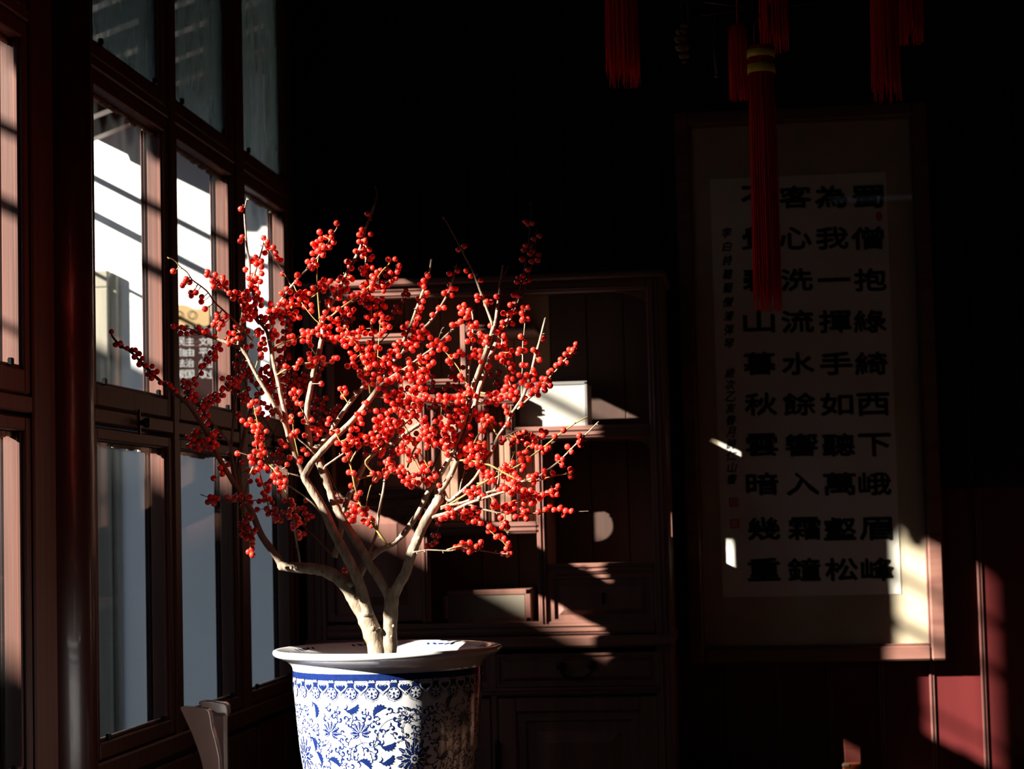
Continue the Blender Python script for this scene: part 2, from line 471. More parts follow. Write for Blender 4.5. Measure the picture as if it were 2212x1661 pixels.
# ------------------------------------------------------------------ lettering helper (glyph outlines of the built-in font)
def glyph(mb, ch, c, w, h, axis, off, mi=0, bold=.022, shear=0.0, own=None):
    if own:
        mb = MB()
    cu = bpy.data.curves.new('g', 'FONT'); cu.body = ch; cu.size = 1; cu.offset = 0; cu.resolution_u = 2
    cu.fill_mode = 'FRONT'; cu.shear = shear
    o = bpy.data.objects.new('g', cu); COL.objects.link(o)
    bpy.context.view_layer.update()
    me = o.evaluated_get(bpy.context.evaluated_depsgraph_get()).to_mesh()
    vs = [v.co.copy() for v in me.vertices]; fs = [tuple(p.vertices) for p in me.polygons]
    if vs:
        x0 = min(v.x for v in vs); x1 = max(v.x for v in vs); y0 = min(v.y for v in vs); y1 = max(v.y for v in vs)
        dx = max(x1-x0, .25); dy = max(y1-y0, .25)
        sx = w/max(dx, .8); sy = h/max(dy, .8)
        cx, cy = (x0+x1)/2, (y0+y1)/2
        P = []
        for v in vs:
            a_, b_ = (v.x-cx)*sx, (v.y-cy)*sy
            P.append((c[0]+a_, c[1]+off, c[2]+b_))
        e = bold*w*.45                     # heavier brush: the outline printed a few times with a small shift
        for q, (ax, az) in enumerate([(0, 0)] if bold <= 0 else [(-1, 0), (1, 0), (0, 1.3), (0, -1.3), (-.8, 1), (.8, -1)]):
            mb.add([(p[0]+ax*e, p[1]-q*.00004, p[2]+az*e) for p in P], fs, mi)
    o.to_mesh_clear()
    if own: mb.build(*own)
    bpy.data.objects.remove(o); bpy.data.curves.remove(cu)

# cream and maroon sign board on the courtyard wall
sb = empty('sign_board', at(425, 760, YWG), label='maroon sign board with white characters on the white courtyard wall, seen through the middle window', cat='sign')
a0, a1 = at(372, 700, YWG-.04), at(520, 850, YWG-.04)
MB().box((a0.x-.02, YWG-.05, a1.z-.12), (a1.x, YWG-.012, a0.z), .006).build('board', M['sign'], sb)
c0, c1 = at(376, 664, YWG-.06), at(444, 698, YWG-.06)
mb = MB(); L = []
for k in range(25):
    u = k/24; L.append(Vector((c0.x + (c1.x+.015-c0.x)*u, YWG-.062, c1.z - .012*abs(math.sin(u*9)))))
for k in range(25):
    u = 1-k/24; L.append(Vector((c0.x + (c1.x+.015-c0.x)*u, YWG-.062, c0.z + .01*math.sin(u*7))))
mb.prism(L, (0, .035, 0)); mb.build('sign_crest', M['cream'], sb)
mb = MB()
rows = [('富强', '和谐'), ('民主', '文明'), ('自由', '平等'), ('法治', '公正'), ('爱国', '敬业')]
for r, (g1, g2) in enumerate(rows):
    yy = 714 + r*23.5
    for (xx, ch) in ((391, g1[0]), (410, g1[1]), (439, g2[0]), (458, g2[1])):
        glyph(mb, ch, at(xx, yy, YWG-.052), .034, .032, 'y', 0, bold=0, own=('character', M['chalk'], sb))
mb = MB()
for xx in (385, 414):
    q = at(xx, 680, YWG-.066)
    mb.lathe([(.014, 0), (.017, 0)], (0, 0, 0), 20)
    for i in range(len(mb.v)-40, len(mb.v)):
        v = mb.v[i]; mb.v[i] = (q.x+v[0], q.y, q.z+v[1])
mb.build('crest_roundels', M['sign'], sb)['kind'] = 'stuff'
# ------------------------------------------------------------------ display cabinet
YC = 6.15; YCB = 6.53
def fx(px, py=1000): return at(px, py, YC).x
def fz(py, px=1050): return at(px, py, YC).z
cb = empty('display_cabinet', (fx(1047), 6.36, 0), label='tall dark rosewood display cabinet with open shelves, drawers and doors behind the berry tree', cat='cabinet')
X0, X1 = fx(657), fx(1440)
ZT_ = fz(612)
def post(xa, xb, za, zb, name='post', y0=YC, y1=YC+.04):
    m = MB(); m.box((xa, y0, za), (xb, y1, zb), .003)
    w = xb-xa
    if w > .02:
        m.box((xa+w*.28, y0-.005, za), (xa+w*.42, y0, zb), .002); m.box((xa+w*.6, y0-.005, za), (xa+w*.74, y0, zb), .002)
    return m.build(name, M['cab'], cb)
def rail(xa, xb, za, zb, name='rail', y0=YC, y1=YC+.04):
    m = MB(); m.box((xa, y0, za), (xb, y1, zb), .003)
    h = zb-za
    if h > .015:
        m.box((xa, y0-.005, za+h*.2), (xb, y0, za+h*.38), .002); m.box((xa, y0-.005, za+h*.6), (xb, y0, za+h*.78), .002)
    return m.build(name, M['cabh'], cb)
ZW = fz(1345, 1300)               # waist
post(X0, fx(700), .06, ZT_); post(fx(1406), X1, .06, ZT_)
rail(fx(700), fx(1406), ZT_-.035, ZT_)
MB().box((X0-.004, YC-.02, ZT_), (X1+.012, YCB, ZT_+.022), .006).build('top_board', M['cabh'], cb)
# sides
side = MB(); side.box((X0, YC+.04, .06), (X0+.018, YCB, ZT_)); side.build('side_panel', M['cab'], cb)
def board_with_hole(x0, x1, ya, yb, za, zb, holes, name='side_panel'):
    """upright board in the YZ plane built round its cut-outs (y0, y1, z0, z1)"""
    zz = sorted({za, zb, *[h[2] for h in holes], *[h[3] for h in holes]})
    mb = MB()
    for z0, z1 in zip(zz, zz[1:]):
        y = ya
        for h in sorted(holes):
            if h[2] <= z0+1e-6 and h[3] >= z1-1e-6:
                if h[0] > y: mb.box((x0, y, z0), (x1, h[0], z1))
                y = h[1]
        if yb > y: mb.box((x0, y, z0), (x1, yb, z1))
    return mb.build(name, M['cab'], cb)
board_with_hole(X1-.018, X1, YC+.04, YCB, .06, ZT_, [(6.369, 6.422, 1.30, 1.43), (6.378, 6.497, 1.658, 1.682)])
# back boards; on the right the niche shade is put into a darker colour
nb = 9
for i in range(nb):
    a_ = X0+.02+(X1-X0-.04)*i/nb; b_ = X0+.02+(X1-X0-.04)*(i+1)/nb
    MB().box((a_+.001, YCB-.02, .08), (b_-.001, YCB-.004, ZT_), .002).build('back_board', M['cabshade' if a_ > fx(1130) else 'cabback'], cb)
# openwork
zR = fz(935, 1250)
rail(fx(1095), fx(1406), fz(946, 1250), fz(919, 1250))
MB().box((fx(1095), YC+.04, fz(943, 1250)), (X1-.018, YCB-.02, fz(925, 1250)), .002).build('shelf', M['cabh'], cb)
post(fx(1156), fx(1179), ZW-.0, fz(946, 1168), y1=YC+.018)
_xp = fx(1168)
ovl = []
for q in range(14):                                   # a leaf-shaped cut-out in the partition
    z0 = 1.35 + .0 + .12*q/14; u = (q+.5)/14
    hw = .028*math.sin(math.pi*min(1, max(0, u)))**.5
    yc_ = 6.423 - .018*(u-.5)*2
    ovl.append((yc_-hw, yc_+hw, z0, z0+.12/14))
board_with_hole(_xp-.006, _xp+.006, YC+.018, YCB-.02, fz(1344, 1168), fz(946, 1168), [(6.168, 6.205, 1.48, 1.62)] + ovl, 'partition')
z9 = fz(862, 1000)
rail(fx(907), fx(1115), fz(874, 1000), fz(850, 1000))
MB().box((fx(907), YC+.04, fz(872, 1000)), (fx(1115), YCB-.02, fz(860, 1000)), .002).build('shelf', M['cabh'], cb)
post(fx(1095), fx(1113), fz(946, 1100), fz(874, 1100))
rail(fx(925), fx(1010), fz(834, 970), fz(818, 970))
post(fx(1000), fx(1012), fz(818, 1000), fz(700, 1000))
rail(fx(1012), fx(1156), fz(716, 1080), fz(700, 1080))
MB().box((fx(1012), YC+.04, fz(712, 1080)), (fx(1156), YCB-.02, fz(704, 1080)), .002).build('shelf', M['cabh'], cb)
post(fx(906), fx(924), fz(1345, 915), fz(850, 915), y1=YC+.012)
rail(fx(924), fx(1156), fz(1153, 1120), fz(1127, 1120))
MB().box((fx(924), YC+.04, fz(1148, 1120)), (fx(1156), YCB-.02, fz(1132, 1120)), .002).build('shelf', M['cabh'], cb)
post(fx(708), fx(720), fz(1075, 714), fz(730, 714))
rail(fx(700), fx(906), fz(1078, 800), fz(1050, 800))
MB().box((fx(700), YC+.04, fz(1074, 800)), (fx(906), YCB-.02, fz(1056, 800)), .002).build('shelf', M['cabh'], cb)
post(fx(1035), fx(1053), fz(1127, 1040), fz(874, 1040))
rail(fx(700), fx(907), fz(742, 800), fz(722, 800))
MB().box((fx(700), YC+.04, fz(740, 800)), (fx(907), YCB-.02, fz(726, 800)), .002).build('shelf', M['cabh'], cb)
# shallow backs of the middle compartments
for (xa, xb, ya, yb) in ((924, 978, 874, 1127), (1053, 1094, 874, 1127), (1110, 1156, 948, 1127), (770, 906, 742, 1050)):
    n = 3
    A, B = fx(xa), fx(xb)
    for i in range(n):
        MB().box((A+(B-A)*i/n+.0008, 6.262, fz(yb, xb)), (A+(B-A)*(i+1)/n-.0008, 6.272, fz(ya, xa)), .002).build('inner_board', M['cabback'], cb)
    MB().box((A-.003, 6.25, fz(yb, xb)), (A+.006, 6.262, fz(ya, xa)), .002).build('inner_bead', M['cab'], cb)
# little curved brackets under the top rail
def bracket(xa, xb, z, s=1):
    L = []
    for k in range(9):
        u = k/8; L.append(Vector((xa+(xb-xa)*u, YC+.012, z-.03*(1-u)**2-.004)))
    L += [Vector((xb, YC+.012, z)), Vector((xa, YC+.012, z))]
    MB().prism(L, (0, .012, 0)).build('bracket', M['cab'], cb)
bracket(fx(700), fx(760), ZT_-.035); bracket(fx(1406), fx(1340), ZT_-.035)
bracket(fx(1179), fx(1215), fz(946, 1200)); bracket(fx(1406), fx(1370), fz(946, 1380))

def raised(parent, xa, xb, za, zb, y, name, d=.012, m='cab'):
    """panel face: a recessed field with a raised centre and mitred slopes"""
    mb = MB(); b1 = min(xb-xa, zb-za)*.16; b2 = b1*1.5
    lv = [(0, 0), (b1*.45, 0), (b1*.5, -d*.9), (b1, -d*.9), (b2, -d*.1), (b2+.004, .001)]
    vs = []; fs = []
    for (ins, dep) in lv:
        vs += [(xa+ins, y-dep, za+ins), (xb-ins, y-dep, za+ins), (xb-ins, y-dep, zb-ins), (xa+ins, y-dep, zb-ins)]
    for i in range(len(lv)-1):
        for k in range(4): fs.append((i*4+k, i*4+(k+1)%4, i*4+4+(k+1)%4, i*4+4+k))
    n = (len(lv)-1)*4; fs.append((n, n+1, n+2, n+3))
    vs += [(xa, y+.018, za), (xb, y+.018, za), (xb, y+.018, zb), (xa, y+.018, zb)]
    q = len(vs)-4; fs.append((q+3, q+2, q+1, q))
    for k in range(4): fs.append((k, (k+1)%4, q+(k+1)%4, q+k))
    mb.add(vs, fs); return mb.build(name, M[m], parent)
def bail(parent, xc, zc, w, y):
    mb = MB()
    for s_ in (-1, 1):
        mb.tube([(xc+s_*w/2, y, zc), (xc+s_*w/2, y-.006, zc), (xc+s_*w/2, y-.009, zc)], [.014, .012, .004], 14)
    P = []
    for k in range(17):
        u = k/16; a_ = math.pi*u
        P.append((xc - math.cos(a_)*w/2*(1 if abs(math.cos(a_)) > .99 else 1), y-.012-.006*math.sin(a_), zc - .036*math.sin(a_)**.6))
    mb.tube(P, .0042, 8); return mb.build('handle', M['iron'], parent)

# drawer in the upper right
rail(fx(1179), fx(1406), fz(1239, 1290), fz(1216, 1290))
dw = raised(cb, fx(1182), fx(1404), fz(1344, 1290), fz(1241, 1290), YC+.004, 'drawer', .008)
mb = MB(); kx, kz = fx(1296), fz(1292, 1296)
mb.tube([(kx, YC+.004, kz+.012), (kx, YC-.014, kz+.012), (kx, YC-.018, kz+.008), (kx, YC-.016, kz-.014), (kx, YC-.012, kz-.02)], [.005, .004, .004, .007, .002], 8)
mb.build('drawer_pull', M['iron'], dw)
# left lower door of the upper case
ld = raised(cb, fx(702), fx(905), fz(1342, 800), fz(1080, 800), YC+.004, 'door', .010)
rail(fx(700), fx(1406), fz(1374, 1050), fz(1345, 1050), 'waist_rail')
MB().box((X0-.006, YC-.022, fz(1402, 1050)), (X1+.008, YCB, fz(1376, 1050)), .007).build('waist_board', M['cabh'], cb)
MB().box((X0, YC+.04, ZW-.012), (X1, YCB-.02, ZW), .002).build('shelf', M['cabh'], cb)
# lower case: two drawers and two doors
zD1, zD0 = fz(1411, 1240), fz(1482, 1240)
mid = fx(1052)
for (xa, xb) in ((X0+.045, mid-.004), (fx(1062), fx(1408))):
    d = raised(cb, xa, xb, zD0, zD1, YC+.004, 'drawer', .007)
    bail(d, (xa+xb)/2 - .0, fz(1438, 1230), .09, YC-.002)
post(mid-.004, fx(1062), .06, fz(1402, 1056))
rail(X0+.045, X1-.035, fz(1502, 1240), fz(1484, 1240))
for (xa, xb) in ((X0+.047, mid-.006), (fx(1064), fx(1406))):
    fr_ = MB(); zt = fz(1506, 1240); zb_ = .14; w = .052
    fr_.box((xa, YC, zb_), (xa+w, YC+.03, zt), .003); fr_.box((xb-w, YC, zb_), (xb, YC+.03, zt), .003)
    fr_.box((xa+w, YC, zt-w*.8), (xb-w, YC+.03, zt), .003); fr_.box((xa+w, YC, zb_), (xb-w, YC+.03, zb_+w), .003)
    d = fr_.build('door', M['cab'], cb)
    raised(d, xa+w, xb-w, zb_+w, zt-w*.8, YC+.01, 'panel', .008)
    for zz in (.42, zt-.17):
        h = MB(); h.tube([(xa-.004, YC-.006, zz-.05), (xa-.004, YC-.006, zz-.04), (xa-.004, YC-.006, zz+.04), (xa-.004, YC-.006, zz+.05)], [.002, .008, .008, .003], 10)
        h.build('hinge', M['iron'], d)
rail(X0+.045, X1-.035, .06, .136)
for xx in (X0, X1-.05):
    for yy in (YC+.002, YCB-.05): MB().box((xx, yy, 0), (xx+.05, yy+.045, .06), .004).build('foot', M['cab'], cb)
MB().box((X0+.018, YC+.04, .1), (X1-.018, YCB-.02, .12)).build('base_board', M['cabh'], cb)

# things in the cabinet
YP = YC+.05
a0, a1 = at(1118, 829, YP), at(1269, 919, YP)
zsh = fz(925, 1250)+.0015
wbx = empty('white_box', (.5*(a0.x+a1.x), YP+.1, zsh), label='white rectangular box with thin grey edges on the cabinet shelf right of the tree', cat='box')
zt = a0.z
MB().box((a0.x, YP, zsh), (a1.x, YP+.2, zt), .004).build('box_body', M['boxw'], wbx)
e = MB()
for (p, q) in (((a0.x-.002, YP-.003, zt-.008), (a1.x+.002, YP+.002, zt+.002)), ((a1.x-.007, YP-.003, zsh), (a1.x+.002, YP+.002, zt)), ((a0.x-.002, YP-.003, zsh), (a0.x+.006, YP+.002, zt))):
    e.box(p, q, .001)
e.build('box_edging', M['boxedge'], wbx)
YQ = YC+.08
a0, a1 = at(956, 1270, YQ), at(1148, 1342, YQ)
zf = ZW + .0015
dbx = empty('document_box', (.5*(a0.x+a1.x), YQ+.1, zf), label='dark wooden box with cream front label in the cabinet niche above the pot', cat='box')
hgt = at(1050, 1274, YQ).z
fr_ = MB(); t_ = .016
fr_.box((a0.x, YQ, zf), (a1.x, YQ+.22, hgt), .004)
fr_.box((a0.x, YQ-.006, zf), (a1.x, YQ, zf+t_), .002); fr_.box((a0.x, YQ-.006, hgt-t_), (a1.x, YQ, hgt), .002)
fr_.box((a0.x, YQ-.006, zf), (a0.x+t_, YQ, hgt), .002); fr_.box((a1.x-t_, YQ-.006, zf), (a1.x, YQ, hgt), .002)
fr_.build('box_case', M['cab'], dbx)
MB().box((a0.x+t_+.002, YQ-.003, zf+t_), (a1.x-t_-.002, YQ-.0005, hgt-t_), .0005).build('box_label', M['label'], dbx)
# small dark brush pot in the upper right niche
def jar(px, py, Y, zfl, r, h, name, lab, cat, m):
    p = at(px, py, Y)
    o = MB().lathe([(0, 0), (r*.7, 0), (r, h*.35), (r*.9, h*.7), (r*.45, h*.85), (r*.55, h), (r*.45, h), (r*.35, h*.85), (0, h*.8)], (p.x, Y, zfl+.001), 28).build(name, m)
    return tag(o, lab, cat)

# ------------------------------------------------------------------ framed calligraphy
YS = 6.52
def sx(px, py): return at(px, py, YS)
cal = empty('framed_calligraphy', (at(1750, 1425, YS).x, YS+.02, at(1750, 1425, YS).z), label='tall framed calligraphy scroll with four columns of black characters on the back wall', cat='picture')
tl_, br_ = sx(1500, 262), sx(2011, 1396)
xl, xr = sx(1521, 1400).x, sx(2011, 1396).x
zt, zb = sx(1740, 262).z, sx(1770, 1397).z
fw = .046
fr_ = MB()
for (p, q) in (((xl-fw, zb-fw), (xl, zt+fw)), ((xr, zb-fw), (xr+fw, zt+fw)), ((xl, zb-fw), (xr, zb)), ((xl, zt), (xr, zt+fw))):
    fr_.box((p[0], YS-.016, p[1]), (q[0], YS+.02, q[1]), .006)
fr_.build('picture_frame', M['cabh'], cal)
ins = MB()
for (p, q) in (((xl, zb), (xl+.006, zt)), ((xr-.006, zb), (xr, zt)), ((xl, zb), (xr, zb+.006)), ((xl, zt-.006), (xr, zt))):
    ins.box((p[0], YS-.008, p[1]), (q[0], YS+.01, q[1]), .002)
ins.build('frame_slip', M['cab'], cal)
MB().box((xl, YS+.006, zb), (xr, YS+.012, zt)).build('mounting_silk', M['mount'], cal)
MB().box((xl-.02, YS+.020, zb-.02), (xr+.02, YS+.028, zt+.02)).build('backing_board', M['wall'], cal)
MB().box((xl+.05, YS+.028, zt-.2), (xl+.09, YB-.012, zt-.16)).build('hanger', M['iron'], cal)
MB().box((xr-.09, YS+.028, zt-.2), (xr-.05, YB-.012, zt-.16)).build('hanger', M['iron'], cal)
pa, pb_ = sx(1550, 376), sx(1955, 1286)
pxl = sx(1561, 1288).x; pxr = sx(1947, 1286).x; pzt = sx(1740, 378).z; pzb = sx(1740, 1287).z
MB().box((pxl, YS+.004, pzb), (pxr, YS+.007, pzt)).build('paper', M['paper'], cal)
MB().box((xl, YS-.004, zb), (xr, YS-.002, zt)).build('picture_glass', GLASSP, cal)
cols = ['蜀僧抱綠綺西下峨眉峰', '為我一揮手如聽萬壑松', '客心洗流水餘響入霜鐘', '不覺碧山暮秋雲暗幾重']
rowy = [425, 514, 604, 694, 785, 873, 961, 1045, 1142, 1230]
c_top = [1873, 1797, 1716, 1634]; c_bot = [1896, 1818, 1738, 1652]
k_ = YS/FPX
for ci, txt in enumerate(cols):
    mb = MB()
    for ri, ch in enumerate(txt):
        u = ri/9
        x = sx(c_top[ci]+(c_bot[ci]-c_top[ci])*u, rowy[ri])
        rr = random.Random(ci*31+ri)
        glyph(mb, ch, (x.x+rr.uniform(-.003, .003), YS+.0034, x.z), 67*k_, 46*k_, 'y', 0, bold=.052, own=('ink_character', M['ink'], cal))
mb = MB()
for txt, y0, y1 in (('李白詩聽蜀僧濬彈琴', 502, 742), ('歲次乙亥春月詩仁山書', 805, 1035)):
    n = len(txt)
    for i, ch in enumerate(txt):
        y = y0 + (y1-y0)*i/(n-1); x = sx(1570 + (y-500)*.022, y)
        glyph(mb, ch, (x.x, YS+.0034, x.z), 22*k_, 21*k_, 'y', 0, bold=.05, shear=.25, own=('small_character', M['ink'], cal))
for (px, py, ch) in ((1585, 1085, '印'), (1587, 1131, '章')):
    q = sx(px, py); mb = MB(); h = 10*k_
    mb.box((q.x-h, YS+.0030, q.z-h), (q.x+h, YS+.0037, q.z+h), 0)
    s_ = mb.build('seal_stamp', M['seal'], cal)
    g = MB(); glyph(g, ch, (q.x, YS+.0024, q.z), 15*k_, 15*k_, 'y', 0, bold=.0); g.build('seal_character', M['paper'], s_)
q = sx(1899, 467); mb = MB()
mb.prism([Vector((q.x+7*k_*math.cos(a_*.5236), YS+.0032, q.z+11*k_*math.sin(a_*.5236))) for a_ in range(12)], (0, .0005, 0))
mb.build('seal_stamp', M['seal'], cal)
# ------------------------------------------------------------------ planter: blue and white porcelain pot on a wooden stand
YT = 4.0
PS = YT/FPX                                    # metres per pixel at the tree
RIMC = at(837, 1402, YT)
PC = Vector((RIMC.x, YT, RIMC.z))
def pr(px): return px*PS
pot = empty('porcelain_planter', (PC.x, PC.y, PC.z - pr(430)), label='white porcelain planter with cobalt blue lotus scrolls and wide flared rim', cat='planter')
ZB = -430
body_prof = [(150, ZB+4), (158, ZB), (166, ZB+10), (172, -400), (178, -340), (186, -258), (194, -205), (199, -150), (203.5, -95), (205.5, -50), (206, -36), (208, -30), (213, -24), (222, -18), (236, -12), (244, -9), (248, -5), (249, -1), (247.5, 3.5), (243, 5.5), (236, 3.5), (222, -2), (208, -9), (199, -16), (195, -24), (194, -30), (192, -150), (180, -300), (150, -400), (0, -405)]
body_prof2 = [(pr(r), pr(z)) for r, z in body_prof]
MB().lathe([(0, pr(ZB+4))] + body_prof2, PC, 128).build('pot_body', M['white'], pot)
MB().lathe([(0, pr(-30)), (pr(100), pr(-28)), (pr(193.5), pr(-34)), (pr(193), pr(-60)), (0, pr(-60))], PC, 48).build('soil', M['soil'], pot)
_cf = Vector((-PC.x, -PC.y, 0)).normalized(); _cr = Vector((-_cf.y, _cf.x, 0))
_bp = sorted([(z, r) for r, z in body_prof[2:12]])
def Rz(z):                                      # z in px relative to the rim, gives radius px
    return float(np.interp(z, [a for a, b in _bp], [b for a, b in _bp]))
def onpot(th, z, off):
    r = pr(Rz(z)) + off
    return PC + (_cf*math.cos(th) + _cr*math.sin(th))*r + Vector((0, 0, pr(z)))
ZS = 4.022
def cz(zx, zy):
    """zoomed photo coordinate of the pot -> angle on the pot, height in px"""
    x = 560 + zx/ZS - 837; y = 1350 + zy/ZS
    z = (1402 - y) + 4*0
    z = z + 14*(1-math.cos(math.asin(max(-1, min(1, x/208))))) * (1 if z < 0 else 0) * 0
    return math.asin(max(-.995, min(.995, x/206))), z
class Decal:
    def __init__(s): s.mb = MB()
    def star(s, c, poly, off):
        """filled star-shaped outline; local coordinates in px; seen from the front x grows to the right"""
        th, z = c; n = len(poly)
        cx = sum(p[0] for p in poly)/n; cy = sum(p[1] for p in poly)/n
        rings = (0.34, .67, 1.0)
        vs = [onpot(th + cx/206, z + cy, off)]
        for k in rings:
            vs += [onpot(th + (cx+(p[0]-cx)*k)/206, z + cy+(p[1]-cy)*k, off) for p in poly]
        fs = [(0, 1+i, 1+(i+1) % n) for i in range(n)]
        for q in range(len(rings)-1):
            b = 1+q*n
            fs += [(b+i, b+n+i, b+n+(i+1) % n, b+(i+1) % n) for i in range(n)]
        s.mb.add(vs, fs)
    def stroke(s, c, pts, wid, off):
        th, z = c; n = len(pts); vs = []
        if not hasattr(wid, '__len__'): wid = [wid]*n
        for i, p in enumerate(pts):
            a_ = pts[max(i-1, 0)]; b_ = pts[min(i+1, n-1)]
            tx, ty = b_[0]-a_[0], b_[1]-a_[1]; L = math.hypot(tx, ty) or 1
            nx, ny = -ty/L*wid[i]/2, tx/L*wid[i]/2
            vs += [onpot(th+(p[0]+nx)/206, z+p[1]+ny, off), onpot(th+(p[0]-nx)/206, z+p[1]-ny, off)]
        s.mb.add(vs, [(2*i, 2*i+1, 2*i+3, 2*i+2) for i in range(n-1)])
def ell(cx, cy, a, b, rot, n=12, k=0):
    P = []
    for i in range(n):
        t = 2*math.pi*i/n
        x = a*math.cos(t); y = b*math.sin(t)*(1-k*math.cos(t))
        P.append((cx+x*math.cos(rot)-y*math.sin(rot), cy+x*math.sin(rot)+y*math.cos(rot)))
    return P
def rot2(P, a): return [(x*math.cos(a)-y*math.sin(a), x*math.sin(a)+y*math.cos(a)) for x, y in P]
O1, O2, O3, O4 = .0005, .0009, .0013, .0017
B1 = Decal(); W1 = Decal(); B2 = Decal()
# solid blue band below the neck
bandm = MB().lathe([(pr(Rz(z))+O1, pr(z)) for z in (-39, -44, -49, -53)], PC, 128)
bandm.build('blue_band', M['blue'], pot)
def lobed(r, n, amp, m=64, sy=1.0):
    return [((r+amp*abs(math.cos(n*t/2)))*math.sin(t), (r+amp*abs(math.cos(n*t/2)))*math.cos(t)*sy) for t in [2*math.pi*i/m for i in range(m)]]
NM = 28
for i in range(NM):
    th = math.radians(3.2) + i*2*math.pi/NM
    c = (th, -79)
    L = lobed(15.2, 8, 1.4); Lo = [p for p in L[8:57]]
    B1.stroke(c, [(x, y-1) for x, y in Lo], .9, O1); B1.stroke(c, [(x*.9, y*.9-.6) for x, y in Lo], .5, O1)
    B1.star(c, [(-9.5, 27), (9.5, 27), (6.4, 18), (8.6, 8), (0, 3), (-8.6, 8), (-6.4, 18)], O1)
    B1.star(c, lobed(12.6, 8, 1.0, 64), O2)
    W1.stroke(c, [(x, y) for x, y in lobed(10.9, 8, .7, 64)] + [lobed(10.9, 8, .7, 64)[0]], .5, O3)
    for (px_, py_, a_, b_, r_) in ((0, 6, 4.4, 2.6, 1.57), (5.2, 3.6, 4.6, 2.3, .6), (-5.2, 3.6, 4.6, 2.3, 2.54), (5.8, -1.6, 4.2, 2.1, -.25), (-5.8, -1.6, 4.2, 2.1, 3.39), (3.4, -6.3, 3.8, 1.9, -.9), (-3.4, -6.3, 3.8, 1.9, 4.04)):
        W1.star(c, ell(px_, py_, a_, b_, r_, 10), O3)
    B2.stroke(c, [(-7, 0), (0, -1), (7, 0)], .6, O4); B2.stroke(c, [(0, 4), (0, -7)], .6, O4)
    # heart-shaped cloud head between two medallions
    c = (th + math.pi/NM, -66)
    H = []
    for k in range(40):
        t = 2*math.pi*k/40
        H.append((.60*16*math.sin(t)**3, .60*(13*math.cos(t)-5*math.cos(2*t)-2*math.cos(3*t)-math.cos(4*t)) - 1))
    B1.star(c, [(x*1.05, y*.92) for x, y in H], O3)
    B1.stroke(c, [(x*1.75, y*1.62) for x, y in H[3:38]], .8, O1)
    W1.stroke(c, [(x*1.38, y*1.24) for x, y in H] + [(H[0][0]*1.38, H[0][1]*1.24)], 2.4, O2)
    for s_ in (-1, 1):
        P = [(s_*(4.2 - (3.2-.3*k)*math.cos(k*.62)), 3.5 + (3.2-.3*k)*math.sin(k*.62)) for k in range(9)]
        W1.stroke(c, P, [1.1]*9, O4)
        # small ruyi head above each medallion
        P = [(s_*(3.6 - (2.8-.28*k)*math.cos(k*.65)), 5 + (2.8-.28*k)*math.sin(k*.65)) for k in range(8)]
        W1.stroke((th, -60), P, [1.5]*8, O3)
    W1.stroke((th, -56.5), [(-7, 0), (7, 0)], 1.2, O3)
    # white collar lines that join the hearts to the medallions
    for s_ in (-1, 1):
        P = [(s_*(23-12-1), -4), (s_*15, -9), (s_*13.6, -13), (s_*15, -19)]
        B1.stroke((th, -60), P, .9, O1)
# scrolls, leaves and lotus flowers
def curl(c, ang, s_=1.0, hand=1):
    P = []; w = []
    for k in range(15):
        u = k/14; a_ = -1.2 + u*4.6; r = 7.4*(1-u*.62)
        P.append((r*math.cos(a_), hand*r*math.sin(a_))); w.append(1.1 + 3.6*u**1.3*(1 if k < 14 else .5))
    P = [(x*s_, y*s_) for x, y in rot2(P, ang)]
    B1.stroke(c, P, [x*s_ for x in w], O1)
    B1.star(c, ell(P[-1][0], P[-1][1], 2.7*s_, 2.7*s_, 0, 8), O1)
    B1.stroke(c, [(x*s_, y*s_) for x, y in rot2([(7*math.cos(-1.2), hand*7*math.sin(-1.2)), (4, -hand*11), (1, -hand*13)], ang)], [1.2, 3.2, .3], O1)
    B1.stroke(c, [(x*s_, y*s_) for x, y in rot2([(7*math.cos(.2), hand*7*math.sin(.2)), (10, hand*5), (13.5, hand*6)], ang)], [2.6, 2.2, .3], O1)
